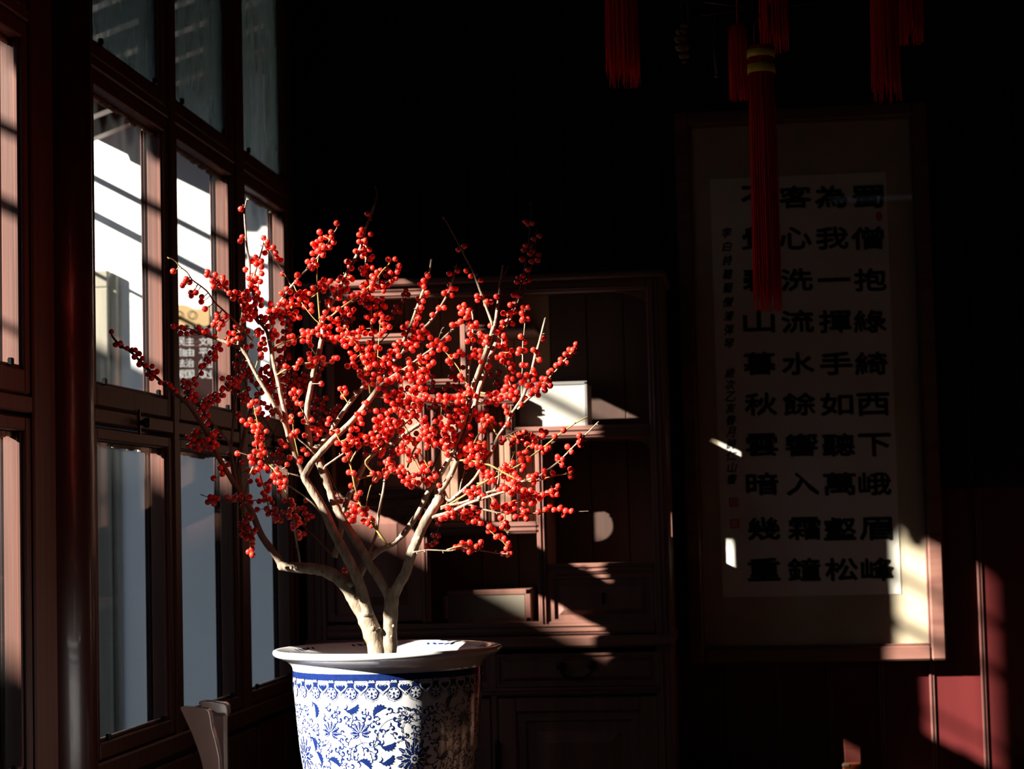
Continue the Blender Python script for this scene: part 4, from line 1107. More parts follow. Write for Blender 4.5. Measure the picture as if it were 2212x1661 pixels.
# each row: corner of the zoomed crop, pixel window it owns, then clusters (zoomed x, zoomed y, berries); 'd' rows hang on the stems behind
CL = [
 (340,400,(0,0,635,690),0,"1000 285 1,1015 620 1,990 668 1,1270 630 1,1305 690 2,1325 750 1,1385 745 1,1285 810 1,1415 810 1,1430 870 1,1475 895 1,1500 1058 1,1175 860 1,1130 910 1,1175 930 2,1225 920 1,1240 975 1,1055 1010 1,1230 1030 2,1085 1110 2,1170 1090 2,1165 1150 1,1220 1145 1,190 1030 1,345 1120 1,385 1160 1,320 1170 1,300 1200 1,400 1285 1,460 1285 1,405 1325 1,530 1335 1,525 1395 1,570 1480 1,715 1545 1,720 1580 1,690 1640 1,755 1630 2,605 1060 2,692 1070 1,670 1120 2,710 1160 1,765 1130 2,745 1215 1,820 1185 2,680 1180 1,830 1250 1,860 1290 1,920 1285 1,970 1290 1,905 1355 1,1080 1235 3,1180 1255 3,1120 1200 1,1190 1320 2,1085 1345 3,1040 1400 3,1240 1375 1,1180 1400 2,1010 1400 2,1140 1470 3,1240 1440 1,1075 1470 3,1080 1530 2,1050 1580 3,1105 1600 1,1165 1560 2,1250 1590 3,1480 1295 1,1545 1240 1,1585 1275 1,1350 1420 1,1455 1425 1,1335 1510 2,1380 1500 1,1410 1550 2,1370 1595 1,1450 1500 1,1530 1410 2,1590 1390 2,1600 1440 2,1510 1520 3,1580 1520 2,1600 1560 2,1500 1570 2"),
 (620,400,(635,0,900,690),0,"595 455 1,390 560 1,527 560 1,467 622 1,530 615 1,557 682 1,405 640 1,360 675 1,322 683 1,420 700 2,340 740 1,505 740 2,462 760 2,325 790 2,385 770 2,430 840 1,405 800 1,247 915 1,315 895 1,350 955 1,300 1000 1,275 965 1,125 1070 2,965 340 1,895 530 1,860 570 2,1003 585 1,915 670 2,862 675 1,930 735 2,985 770 1,820 790 1,900 800 2,905 850 1,1025 855 1,995 885 1,720 935 2,745 965 2,1215 890 1,1295 885 1,645 1105 1,615 1140 1,760 1110 3,715 1170 1,585 1215 1,635 1220 1,670 1250 2,625 1350 1,570 1320 1,930 1000 3,1020 1000 2,915 1065 1,1075 1040 1,1120 1020 1,1030 1090 2,1010 1150 2,1060 1130 2,940 1200 2,910 1235 2,1045 1200 2,1100 1190 2,1190 1060 2,1230 1040 1,1300 1040 3,1340 1010 1,1290 1080 1,1250 1125 2,1210 1090 1,1165 1110 1,1130 1140 2,1140 1190 1,1205 1195 1,1140 1250 1,1000 1240 2,980 1310 3,850 1300 1,770 1340 2,905 1320 2,880 1400 1,945 1370 1,130 1170 2,440 1140 2,400 1170 1,490 1170 2,505 1200 2,470 1220 2,370 1215 1,320 1235 2,430 1250 1,310 1280 1,160 1280 1,210 1280 1,140 1340 2,190 1330 1,110 1390 3,180 1390 2,270 1410 1,205 1455 1,290 1505 1,105 1530 2,485 1390 1,490 1425 1,560 1485 1,620 1480 1,700 1470 2,740 1480 2,700 1410 1,665 1520 1,750 1520 2,455 1520 1,1055 1370 2,1125 1370 1,1150 1420 2,1080 1440 1,1065 1470 2,1145 1440 1,970 1440 2,1065 1550 1,1125 1545 1,960 1580 2,1150 1580 1,430 1590 1,510 1590 1,605 1600 1,720 1240 1"),
 (620,400,(635,0,900,690),1,"1420 1260 1,1390 1310 1,1450 1310 1,1400 1380 1,1310 1450 1,1285 1510 1,1350 1510 1,1250 1580 1,740 1600 2,760 1275 1,790 1590 1,690 1580 2"),
 (880,440,(900,0,2000,690),0,"250 865 2,195 920 1,155 960 1,195 985 1,240 1060 1,230 1100 1,130 1135 1,95 1150 1,190 1165 1,90 1240 2,45 1245 1,170 1240 1,150 1285 1,70 1340 1,135 1350 2,130 1400 2,505 835 1,600 805 1,510 980 1,560 995 2,440 1070 1,480 1055 1,530 1098 1,380 1255 2,440 1245 1,300 1330 1,610 548 1,680 505 1,705 800 1,758 865 1,880 912 1,832 1105 1,890 1105 1,838 1155 1,965 1185 2,985 1190 1,1065 1110 1,680 1210 1,630 1240 1,660 1285 1,715 1285 2,640 1310 1,720 1340 2,1410 210 1,1450 230 2,1580 385 1,1510 420 1,1415 500 1,1470 500 1,1390 555 1,1500 570 1,1470 600 1,1575 610 1,1375 665 1,1560 680 2,1485 690 1,1440 790 1,1380 860 1,1330 885 1,1325 920 1,1395 930 1,1455 910 1,1270 1090 1,1310 1080 2,1345 1100 1,1230 1210 1,1275 1200 1,1150 1310 1,1220 1320 2,1260 1290 1,1385 1240 1,1445 1240 1,1370 1310 1,1380 1380 1,1435 1370 1"),
 (220,680,(0,690,505,955),1,"115 200 1,165 355 1,212 340 2,303 400 1,365 420 1,415 440 2,390 505 1,430 470 1,485 520 1,470 575 2,535 600 2,600 615 1,590 670 2,565 705 1,595 740 1,650 685 1,700 810 1,760 825 1,835 860 2,890 930 2,1395 375 2,1340 405 2,1415 415 1,1370 440 1,1320 465 1,1355 480 1,1365 520 1,1245 530 1,1285 545 1,1185 615 1,1220 605 1,1190 700 1,1105 770 1,1120 825 2,1070 830 1,1030 810 1,975 790 1,975 855 1,1005 870 1,1055 910 2,1010 925 1,1045 965 2,1045 1005 1,1100 930 1,1120 970 1,1110 1030 1,1150 1070 1,1195 1070 2,1225 1045 2,1230 1100 1,1175 1130 2,1285 1060 1,1330 1040 1,1295 980 1,1350 950 1,1360 985 2,1390 1005 1,1435 895 1,1455 965 1,1490 900 2,1520 840 2,1495 860 1,1570 920 1,1440 760 1,1490 770 2,1580 850 1,1570 780 3,1210 1210 2,1275 1205 1,1265 1310 2,1125 1390 1,1100 1430 1,1165 1415 1,1320 1420 1,1370 1420 2,1340 1440 1,1415 1430 1,1270 1500 2,1330 1510 2,1295 1520 1,1095 1500 1,1085 1520 2,1140 1500 1,1180 1520 2,1055 1500 1"),
 (220,680,(0,690,505,955),0,"855 140 1,895 150 1,945 140 1,990 165 1,960 190 1,1015 225 1,925 170 1,1085 205 1,1155 155 1,1135 190 1,1200 185 1,1215 215 1,1348 262 1,1360 95 2,1420 80 2,1440 115 1,1400 168 1,1520 215 1,1555 215 1,1495 290 1,1560 290 2,1530 325 1"),
 (500,680,(505,690,795,955),0,"220 50 1,50 140 1,120 170 1,55 283 1,110 280 1,30 220 1,300 200 2,330 185 1,365 210 1,320 235 1,380 60 1,180 385 1,505 190 1,470 225 1,540 240 1,490 290 1,565 325 1,350 350 1,400 340 1,385 290 1,340 410 1,405 415 1,355 470 1,355 505 1,490 85 1,600 90 1,435 140 1,690 265 1,730 255 1,740 295 1,745 335 1,680 350 1,850 215 2,920 200 1,905 250 1,975 205 1,850 315 1,925 315 1,950 370 1,1030 160 2,1040 240 1,1130 140 2,1180 140 1,1120 240 1,1165 210 1,1190 250 2,1190 285 1,930 465 1,945 525 1,1020 540 2,1095 520 1,1100 575 1,1230 520 1,1200 560 1,1230 560 1,825 575 2,645 615 1,675 635 1,775 635 1,920 615 1,965 610 1,1075 825 1,1220 80 1,1270 90 1,1370 140 1,1290 170 2,1310 200 1,1390 220 2,1460 215 1,1380 300 1,1340 310 1,1450 290 1,1300 285 1,1265 275 1,1230 320 1,1370 365 2,1430 345 1,1500 340 1,1520 265 1,1510 210 1,1600 220 1,1500 400 1,1420 455 1,1455 480 1,1450 520 1,1445 560 2,1490 605 1,1530 680 1,1550 720 1,1590 760 2,1590 820 1,1605 860 1,1620 700 1,1560 400 1,1600 400 2,1610 480 2,1580 500 1,1620 570 2,1620 640 2,1560 150 1,750 900 1,715 940 1,800 950 2,760 1000 1,790 1055 1,835 1065 1,825 1190 1,715 1215 1,715 1275 1,865 1275 1,245 1060 2,300 1040 1,330 1125 1,305 1175 1,225 1255 1,170 1310 2,270 1310 2,330 1320 2,245 1340 1,320 1390 1,265 1390 1,360 1420 2,300 1470 2,350 1480 2,770 1415 2,720 1440 1,790 1440 1,740 1480 1,870 1445 1,1000 1350 2,1005 1400 1,1050 1430 1,1060 1390 1,1010 1480 1,960 1250 2,1300 885 1,1355 880 1,1370 930 1,1335 980 1,1170 1245 1,1150 1305 1,1210 1400 2,1270 1390 1,1400 1470 2,1460 1480 1,1440 1340 1,1430 1375 1,1500 1370 1,1500 1190 1,1580 1170 1,1540 1240 1,1520 1290 1,1560 1300 1,1500 1490 1,1550 1440 1,1600 1470 2,1610 1060 2"),
 (500,680,(505,690,795,955),1,"195 197 1,240 375 1,80 490 1,60 570 2,120 600 3,60 640 1,150 660 2,205 660 2,60 760 2,100 770 1,45 800 2,45 850 2,190 740 1,230 745 1,240 790 1,280 840 2,205 885 1,130 970 2,180 950 2,200 1020 2,160 1010 1,300 950 1,340 910 2,350 660 2,400 660 2,430 620 1,440 680 2,480 720 3,420 770 3,370 720 2,400 850 3,440 920 2,480 850 3,520 960 2,540 1030 3,500 1060 1,430 1110 1,390 1060 1,350 1050 1,370 1190 2,435 1235 1,500 1180 2,550 540 1,590 510 1,600 590 2,580 620 1,670 505 2,640 490 1,575 440 2,540 430 1,610 260 2,670 180 2,640 230 2,710 115 1,660 90 2,620 400 1,600 760 2,660 730 2,640 800 3,700 820 3,760 740 4,820 770 3,780 850 4,850 830 3,900 760 3,930 730 1,860 900 3,650 900 2,640 960 2,660 1030 2,650 1080 2,720 1060 3,750 1140 2,980 960 2,990 1130 2,1010 1190 1,1040 1020 3,1090 1050 2,1060 1110 2,1180 1180 3,1230 1220 2,1260 1140 2,1100 1250 2,1080 1330 2,1140 1370 2,1080 640 2,1050 720 2,1040 760 1,1400 100 1,85 1190 1,90 1240 1"),
 (780,680,(795,690,1065,955),0,"145 60 2,240 90 1,280 60 1,330 150 2,290 130 1,165 200 1,120 225 1,225 240 1,250 200 2,95 315 2,180 385 1,220 400 1,100 390 2,90 440 2,90 500 2,130 500 2,170 450 1,90 570 2,160 570 2,180 610 1,150 710 1,240 690 2,120 740 3,200 780 2,140 830 1,180 760 1,230 580 2,280 520 1,250 600 1,290 560 2,310 590 2,330 540 1,340 480 1,320 600 1,350 440 1,400 360 1,420 360 1,440 340 1,410 430 1,440 400 1,500 150 1,520 150 1,560 105 1,510 230 1,610 200 2,620 240 1,660 215 2,680 70 2,700 270 1,730 230 1,730 280 1,680 310 1,600 300 2,630 340 2,540 350 1,535 415 1,590 400 2,620 360 1,540 370 1,380 610 2,410 650 1,400 600 1,460 650 1,450 490 1,570 540 1,575 575 1,555 655 1,590 640 1,350 700 1,280 900 1,205 880 1,440 730 1,460 770 2,390 780 2,410 760 1,350 790 2,290 820 1,755 160 2,790 220 1,800 240 1,810 370 1,860 330 2,900 320 1,850 440 2,930 420 1,1010 410 1,960 360 1,1000 300 1,1045 280 1,700 505 1,760 500 1,740 550 2,840 590 2,830 580 1,1090 120 1,1150 110 1,1190 80 1,1380 100 1,1380 145 1,1340 120 1,1310 170 1,1290 110 1,1420 220 1,1450 240 2,1490 280 2,1420 300 2,1470 340 2,1345 300 1,1270 320 1,1300 230 1,1180 440 1,1215 475 1,1130 490 1,1080 490 1,1040 550 1,1070 580 1,1365 425 1,1420 430 1,1345 480 1,1300 505 1,1380 500 1,1430 495 1,1430 560 1,1545 130 1,1510 640 2,1530 620 1,1185 730 1,1220 770 1,570 720 1,530 750 1,560 770 2,620 770 2,645 700 1,690 690 1,720 650 2,760 650 2,740 700 2,780 700 2,700 730 1,750 790 1,790 780 1,720 790 2,650 850 1,620 800 1,750 860 2,700 870 2,680 910 1,740 910 2,630 900 1,560 880 1,480 890 1,490 960 2,390 920 1,430 940 2,540 970 3,590 960 2,440 1010 3,380 1040 2,350 1050 1,420 1080 3,470 1070 2,310 1000 2,300 960 1,360 960 1,520 1010 2,530 1060 1,590 1010 2,640 1010 1,690 1040 2,690 1090 2,640 1080 2,600 1080 2,430 1130 2,400 1120 1,470 1200 1,460 1150 1,520 1200 1,560 1120 3,620 1150 3,600 1190 2,760 1010 2,810 990 2,830 1010 1,930 965 1,920 1010 2,985 1000 2,1010 1040 1,985 1100 1,1060 990 1,1110 990 1,1140 1040 2,1180 1010 2,1200 1040 2,1230 980 1,1290 940 2,1300 880 2,1200 910 1,1140 1130 1,1180 1160 2,1220 1140 2,1140 1190 2,1200 1190 2,950 1230 1,930 1290 2,960 1320 2,1090 1250 2,1130 1290 2,1180 1310 2,1160 1270 2,1060 1350 2,1000 1410 2,1010 1460 2,1090 1420 2,1110 1470 2,1140 1460 1,1280 1370 2,1300 1420 2,1280 1470 2,1370 970 1,1400 1180 3,1440 1200 2,1480 1240 2,1540 1240 2,1510 1290 2,1530 960 2,1500 1040 2,1560 1000 2,760 1250 2,790 1310 2,820 1350 2,790 1370 2,860 1390 2,810 1430 2,770 1400 2,730 1440 2,800 1450 2,180 1150 1,260 1140 1,310 1180 1,230 1220 1,310 1240 2,360 1250 2,280 1270 1,310 1280 1,390 1270 2,420 1300 1,370 1380 2,320 1340 2,270 1350 2,300 1400 2,220 1370 1,180 1290 2,170 1340 1,120 1420 1,100 1490 1,200 1450 2,230 1420 1,160 1450 1,300 1430 1,320 1480 2,490 1290 1,485 1250 1,560 1260 1,1440 1380 1,1460 1390 1,490 1400 2,470 1470 1,520 1460 1,600 1490 1,580 1480 1,540 1480 2"),
 (780,680,(795,690,1065,955),1,"870 500 1,850 520 1,1220 630 1,1160 610 1,1100 640 1,1075 740 1,1130 780 1,1130 740 1,1160 880 2,1110 840 2,1040 830 1,1000 885 1,860 810 1,860 730 1,850 900 1,1110 1070 2,1100 1190 2,1040 1190 2,880 1100 2,850 1100 1,910 1190 1,880 1250 1,1360 1050 1,1370 1160 1,1480 1150 2,100 1140 1,1555 730 1,660 1420 1,640 1490 2,920 1450 2,930 1500 2,890 1500 2,960 1490 1,780 1500 1,1400 1260 1"),
 (1040,680,(1065,690,2000,955),0,"250 90 1,300 80 1,240 150 1,375 110 1,495 65 1,545 60 1,470 260 1,520 330 1,270 240 2,180 230 2,290 300 1,280 350 1,205 370 1,290 410 1,365 430 1,240 490 2,300 490 2,240 530 1,180 510 1,270 510 1,455 415 1,520 425 1,440 460 1,380 600 1,320 570 1,290 575 1,350 640 1,385 680 1,450 720 1,310 750 1,375 765 1,300 790 1,320 830 2,300 870 1,340 880 2,400 860 1,370 900 1,425 925 1,290 980 1,350 970 2,390 995 1,435 990 1,480 810 1,540 720 1,530 765 1,485 600 1,540 605 1,620 420 1,660 460 1,695 540 1,735 285 1,620 660 1,635 710 1,625 780 1,550 850 1,600 845 1,640 880 2,590 945 1,680 960 1,525 1000 1,475 1070 1,660 850 2,700 800 2,720 840 2,745 780 2,740 870 2,790 840 2,800 790 1,760 880 1,810 690 1,838 670 1,895 605 1,945 575 1,950 535 1,1025 580 1,1060 485 1,1000 470 1,1030 435 1,1095 420 1,1120 430 1,1130 350 1,280 1090 1,310 1130 1,300 1170 1,340 1180 1,300 1290 2,150 960 2,180 950 1,200 990 2,150 1010 2,195 970 1,715 1385 1,770 1405 1,740 1440 1,705 1460 1,620 1480 2,980 1380 1,878 1455 1,1170 1445 1,1215 1490 1"),
 (1040,680,(1065,690,2000,955),1,"235 1310 1,180 1290 2,160 1310 1,190 700 2,170 810 2,210 830 1,200 900 2,455 1420 2,510 1410 3,560 1440 2,500 1480 1,370 1490 1,430 1500 2,260 1510 3,390 1510 2"),
 (400,940,(0,955,650,2000),0,"870 90 2,840 90 1,905 160 2,830 195 1,900 215 2,825 240 1,910 265 1,625 220 1,780 260 1,790 300 1,900 330 1,915 370 1,965 390 1,870 410 1,825 440 1,855 420 1,870 540 1,890 590 1,780 550 1,990 380 1,1050 490 1,1080 430 1,1110 430 2,1120 490 1,1095 540 2,1205 510 2,1200 550 1,1150 600 1,1190 590 1,1140 640 1,1000 620 1,990 660 1,930 690 1,960 735 1,945 775 1,1005 765 1,1040 805 1,975 880 1,1075 890 1,1030 920 1,990 945 1,1040 935 1,1100 965 1,1105 1005 1,1075 1025 1,1135 1030 1,1190 780 1,1245 770 2,1285 815 1,1265 900 2,1260 960 2,1320 965 1,1350 1000 1,1360 1045 1,1290 1065 1,1330 1080 1,1290 1110 1,1355 1165 1,1365 1225 1,680 725 1,670 765 2,730 740 1,760 730 1,780 785 1,685 855 1,735 975 2,770 1000 1,720 1030 1,655 1080 2,740 1070 1,690 1110 1,750 1130 2,800 1090 1,805 1140 1,710 1170 1,770 1190 1,735 1230 1,775 1240 1,803 1300 1,800 1360 1,755 1390 1,795 1400 1,860 890 1,885 790 1,1250 270 1,1355 290 2,1220 350 1,1160 100 2,1200 130 1"),
 (400,940,(0,955,650,2000),1,"100 120 2,60 110 1,180 110 2,220 135 1,300 110 2,340 90 1,300 740 1,340 745 1,320 795 1,270 800 1,330 825 1,390 760 1,500 740 1,620 745 2,590 750 1,420 390 1,450 420 1,445 465 1,340 515 1,515 350 1,525 230 1,680 330 1,755 420 1,1000 560 2,990 430 1,1100 320 2,1130 180 2,1070 220 2,1130 210 1,1210 950 2,1170 920 1,1340 900 1"),
 (640,940,(650,955,890,2000),0,"80 170 1,130 225 1,490 95 1,560 110 2,600 100 1,560 130 1,655 105 2,600 155 1,740 95 1,745 130 1,640 205 2,600 250 2,840 95 1,880 100 1,960 90 1,1010 90 1,930 190 2,980 190 3,1040 200 2,1110 290 1,1070 320 1,1130 340 2,1175 355 1,1210 170 1,1240 140 2,1265 180 1,1225 220 1,1310 200 2,1345 215 1,1355 250 1,1350 300 1,1060 425 1,1090 455 1,1150 420 2,1170 420 1,1220 430 1,1250 400 2,1250 460 2,1290 470 1,1310 500 2,1290 560 2,1270 530 1,915 460 1,980 465 1,995 490 1,1070 500 1,945 535 1,630 445 1,685 455 1,735 490 1,725 525 1,655 605 1,765 690 1,740 735 2,670 840 1,690 850 2,735 835 1,680 880 1,760 890 1,710 910 1,740 900 1,840 880 1,675 930 1,640 930 1,605 955 1,660 960 1,690 960 1,625 1010 2,655 1030 1,790 945 1,830 930 1,885 990 1,910 1020 1,860 1040 1,805 1030 1,900 1085 1,1360 590 2,578 1617 1,582 1645 1,565 1690 1,560 1720 1"),
 (640,940,(650,955,890,2000),1,"1145 185 1,1145 250 1,825 230 1,1000 340 1,535 790 1,60 890 2,100 920 2,140 1000 2,100 1010 2,165 980 1,115 780 1,95 1180 1"),
 (880,940,(890,955,1065,2000),0,"85 100 1,130 190 1,100 250 1,175 340 1,190 375 1,278 340 1,240 420 1,205 415 1,155 435 1,135 470 1,75 480 1,195 535 1,230 560 1,270 520 1,310 515 2,320 470 1,240 570 1,375 600 1,130 575 1,240 100 1,250 130 1,330 90 2,390 90 1,410 130 1,330 110 1,450 150 1,430 180 1,490 240 1,500 140 1,530 100 2,600 165 1,640 130 1,670 150 2,710 110 1,760 110 1,720 180 2,770 170 1,805 150 2,680 210 2,660 230 1,590 220 1,630 250 1,780 225 2,860 90 1,900 110 2,880 160 3,870 200 3,900 180 2,840 230 2,880 240 2,850 280 2,815 300 1,735 90 1,700 310 1,710 380 1,765 350 1,850 330 1,840 370 1,890 380 2,900 360 1,905 440 1,960 440 1,1020 455 1,905 480 1,970 500 2,1010 510 1,940 525 1,1045 545 1,980 560 1,790 630 1,855 650 2,825 695 1,860 690 1,755 730 2,690 670 1,740 700 1,490 870 2,480 940 2,430 990 2,450 960 1,520 940 2,620 920 1,700 885 2,665 930 1,620 870 1,750 920 2,790 870 1,850 915 1,740 930 1,690 960 1,835 975 2,790 1035 1,830 1030 1,880 1050 1,710 1000 1,655 1290 1,745 1280 1,880 1280 1,690 1310 1,760 1330 1,600 1350 2,670 1355 1,735 1390 2,800 1350 2,840 1350 1,870 1330 1,830 1330 1,710 1390 1,980 1085 2,1010 1110 1,970 1150 1"),
 (880,940,(890,955,1065,2000),1,"385 1060 2,360 1010 1,310 1200 1,370 1205 1,350 1275 1,300 1310 2,245 1310 1,240 1350 1,330 1310 1,235 905 1,155 985 1"),
 (1040,900,(1065,955,2000,2000),0,"545 330 1,615 355 1,665 365 1,710 370 1,810 370 1,740 425 1,780 390 1,455 445 1,510 450 2,550 495 1,500 500 2,570 515 1,510 590 1,485 640 1,380 550 1,350 580 1,460 530 1,300 600 2,270 610 1,340 580 1,370 650 1,300 640 1,235 640 1,265 715 1,320 745 1,400 690 1,430 735 1,460 760 1,385 775 1,370 800 1,160 770 1,270 860 1,290 850 1,330 860 1,340 840 1,390 850 2,445 850 1,350 905 1,390 910 1,215 880 1,300 880 2,480 880 2,520 870 2,530 910 2,510 930 2,575 965 1,605 905 2,655 950 2,620 1020 2,570 720 1,625 715 2,600 770 2,620 780 1,755 625 2,755 720 1,855 675 1,1055 650 2,1070 715 1,920 500 2,970 510 1,970 580 1,1030 360 1,1175 335 2,1080 425 1,890 855 2,840 890 1,790 910 1,715 955 1,850 930 1,905 930 1,950 1090 2,1000 1120 1,985 1180 1,1080 1130 1,870 1115 1,780 1100 2,680 1140 1,400 1030 1,350 1040 1,295 1060 1,265 1085 1,375 1080 2,510 1035 1,140 1075 1,190 1075 1,155 1020 1,480 1110 1,510 1140 1,540 1130 1,470 1180 1,405 1200 1,370 1130 1,540 1200 2,310 1140 1,230 1210 1,280 1270 2,310 1320 1,250 1300 1,190 1440 2,220 1440 1,275 1450 1,325 1510 1,335 1545 1,300 1560 1,255 1640 1,350 1640 1,300 1645 1"),
]
tree = empty('berry_tree', (PC.x, PC.y, PC.z - pr(34)), label='bare branching holly tree crowded with small red berries, planted in the blue and white planter', cat='tree')
def smooth(P, k=3):
    out = []
    n = len(P)
    for i in range(n-1):
        p0, p1, p2, p3 = P[max(i-1, 0)], P[i], P[i+1], P[min(i+2, n-1)]
        for j in range(k):
            t = j/k
            out.append(0.5*((2*p1) + (-p0+p2)*t + (2*p0-5*p1+4*p2-p3)*t*t + (-p0+3*p1-3*p2+p3)*t**3))
    out.append(P[-1])
    return out
NODE = {0: [], 1: []}                    # samples of the stems: (px, py, depth, radius px, stem)
rb = random.Random(11)
for bi, (w0, w1, d0, d1, pts, mk, dark) in enumerate(T):
    Ls = [0]
    for i in range(1, len(pts)): Ls.append(Ls[-1] + math.hypot(pts[i][0]-pts[i-1][0], pts[i][1]-pts[i-1][1]))
    P = []
    for (x, y), l in zip(pts, Ls):
        u = l/Ls[-1]
        P.append(Vector((x, y, d0 + (d1-d0)*u)))
    k_ = 4 if w0 > 12 else 3
    Q = smooth(P, k_)
    n = len(Q); V = []; R = []
    for i, q in enumerate(Q):
        u = i/(n-1); Y = YT + q.z
        w = w0 + (w1-w0)*u**.85
        if w > 3: w *= 1 + rb.uniform(-.06, .07) + (.10 if rb.random() < .06 else 0)
        V.append(at(q.x, q.y, Y)); R.append(w/2*Y/FPX)
        NODE[1 if dark else 0].append((q.x, q.y, q.z, w/2))
    # rounded end
    e = (V[-1]-V[-2]).normalized()
    V += [V[-1]+e*R[-1]*.5, V[-1]+e*R[-1]*.9]; R += [R[-1]*.85, R[-1]*.4]
    mb = MB().tube(V, R, 12 if w0 > 12 else 7)
    # leaf scars and short spurs
    if w0 < 14:
        for i in range(2, n-1, 3):
            if rb.random() < .55:
                t = (V[i+1]-V[i-1]).normalized(); s_ = t.orthogonal(); s_.rotate(Matrix.Rotation(rb.uniform(0, 6.28), 3, t))
                p = V[i] + s_*R[i]*.7
                mb.tube([p, p + (s_+t*.6)*pr(2.2), p + (s_*1.3+t*1.0)*pr(2.6)], [pr(1.3), pr(1.1), pr(.3)], 5)
    nm = 'trunk' if w0 > 21 else ('branch' if w0 > 7 else 'twig')
    mb.build(nm, M[mk], tree)
# knots on the two trunks
for (x, y, r, d) in ((757, 1262, 8, -.005), (770, 1290, 7, -.02), (806, 1358, 7, -.02), (696, 1236, 4, -.01), (630, 1226, 5, -.012), (850, 1352, 4, -.016), (846, 1375, 4, -.016), (1035, 1076, 6, -.05), (820, 1360, 5, -.01), (905, 1162, 5, -.02), (768, 848, 6, .045)):
    p = at(x, y, YT+d); mb = MB()
    mb.lathe([(0, -pr(r)), (pr(r)*.7, -pr(r)*.6), (pr(r), 0), (pr(r)*.6, pr(r)*.7), (0, pr(r))], p, 10)
    mb.build('knot', M['bark'], tree)

# berries
bmq = bmesh.new(); bmesh.ops.create_icosphere(bmq, subdivisions=3, radius=1)
for v in bmq.verts:
    if v.co.z > .93: v.co.z -= (v.co.z-.93)*.9
BV = np.array([v.co[:] for v in bmq.verts]); BF = [tuple(v.index for v in f.verts) for f in bmq.faces]
BM_ = [1 if sum(BV[i][2] for i in f)/3 > .945 else 0 for f in BF]
bmq.free()
bme = bpy.data.meshes.new('berry'); bme.from_pydata(BV.tolist(), [], BF)
bme.polygons.foreach_set('use_smooth', [True]*len(BF)); bme.polygons.foreach_set('material_index', BM_)
bme.materials.append(M['berry']); bme.materials.append(M['tip'])
N0 = np.array(NODE[0]); N1 = np.array(NODE[1])
placed = []; stalk = MB(); grid = {}
def far(p, dmin):
    c = (int(p[0]//14), int(p[1]//14))
    for i in (-1, 0, 1):
        for j in (-1, 0, 1):
            for q in grid.get((c[0]+i, c[1]+j), ()):
                if (p[0]-q[0])**2 + (p[1]-q[1])**2 + ((p[2]-q[2])/PS)**2 < (dmin*(p[3]+q[3])/2)**2: return False
    return True
rb = random.Random(23)
for (ox, oy, own, dk, txt) in CL:
    for ent in txt.split(','):
        zx, zy, n = (float(s_) for s_ in ent.split())
        x, y = ox + zx/5.5367, oy + zy/5.5367
        if not (own[0] <= x < own[2] and own[1] <= y < own[3]): continue
        NN = N1 if dk else N0
        d2 = (NN[:, 0]-x)**2 + (NN[:, 1]-y)**2
        i = int(d2.argmin()); nx, ny, nd, nr = NN[i]
        for k in range(int(n)):
            for tr_ in range(40):
                s_ = 5.0*math.sqrt(n-1) + tr_*.25
                bx, by = x + rb.uniform(-1, 1)*s_*.9, y + rb.uniform(-1, 1)*s_*.9
                if n == 1 and tr_ < 5: bx, by = x, y
                dia = rb.uniform(12.0, 14.2)
                side = rb.choice((-1, -1, 1)) if math.hypot(bx-nx, by-ny) < nr+dia/2 else rb.uniform(-1, 1)
                bd = nd + side*(nr + dia/2)*PS*rb.uniform(.8, 1.2)
                c = (bx, by, bd, dia)
                if far(c, .93): break
            else: continue
            grid.setdefault((int(bx//14), int(by//14)), []).append(c)
            placed.append(c)
            b3 = at(bx, by, YT+bd); s3 = at(nx, ny, YT+nd)
            L = (b3-s3).length
            if L < .05: stalk.tube([s3, s3.lerp(b3, .5) + Vector((0, 0, -.002)), b3], [.0011, .0009, .0008], 4, cap=False)
            else: stalk.tube([s3, s3.lerp(b3, .5) + Vector((0, 0, .004)), b3], [.0016, .0013, .001], 5, cap=False)
placed.sort(key=lambda c: c[2])
AV = []; AF = []; AM = []; nb_ = 0; cnt = 0
for q, (bx, by, bd, dia) in enumerate(placed):
    p = at(bx, by, YT+bd); r = dia/2*PS
    a_ = Matrix.Rotation(rb.uniform(0, 6.28), 3, 'Z') @ Matrix.Rotation(rb.uniform(.3, 2.6), 3, 'X')
    if cnt < 290:
        o = bpy.data.objects.new('berry', bme); COL.objects.link(o); o.parent = tree
        o.matrix_parent_inverse = Matrix.Translation(-tree.location)
        o.location = p; o.rotation_euler = a_.to_euler(); o.scale = (r, r, r*1.02); cnt += 1
    else:
        A = BV @ np.array(a_).T * r + np.array(p)
        AV.append(A); AF.append(np.array(BF) + nb_*len(BV)); AM += BM_; nb_ += 1
AV = np.concatenate(AV); AF = np.concatenate(AF)
me = bpy.data.meshes.new('berries'); me.from_pydata(AV.tolist(), [], AF.tolist())
me.polygons.foreach_set('use_smooth', [True]*len(AF)); me.polygons.foreach_set('material_index', AM)
me.materials.append(M['berry']); me.materials.append(M['tip'])
o = bpy.data.objects.new('berries', me); link(o, tree); o['kind'] = 'stuff'
o = stalk.build('berry_stalks', M['twig'], tree); o['kind'] = 'stuff'
print('BERRIES', len(placed))

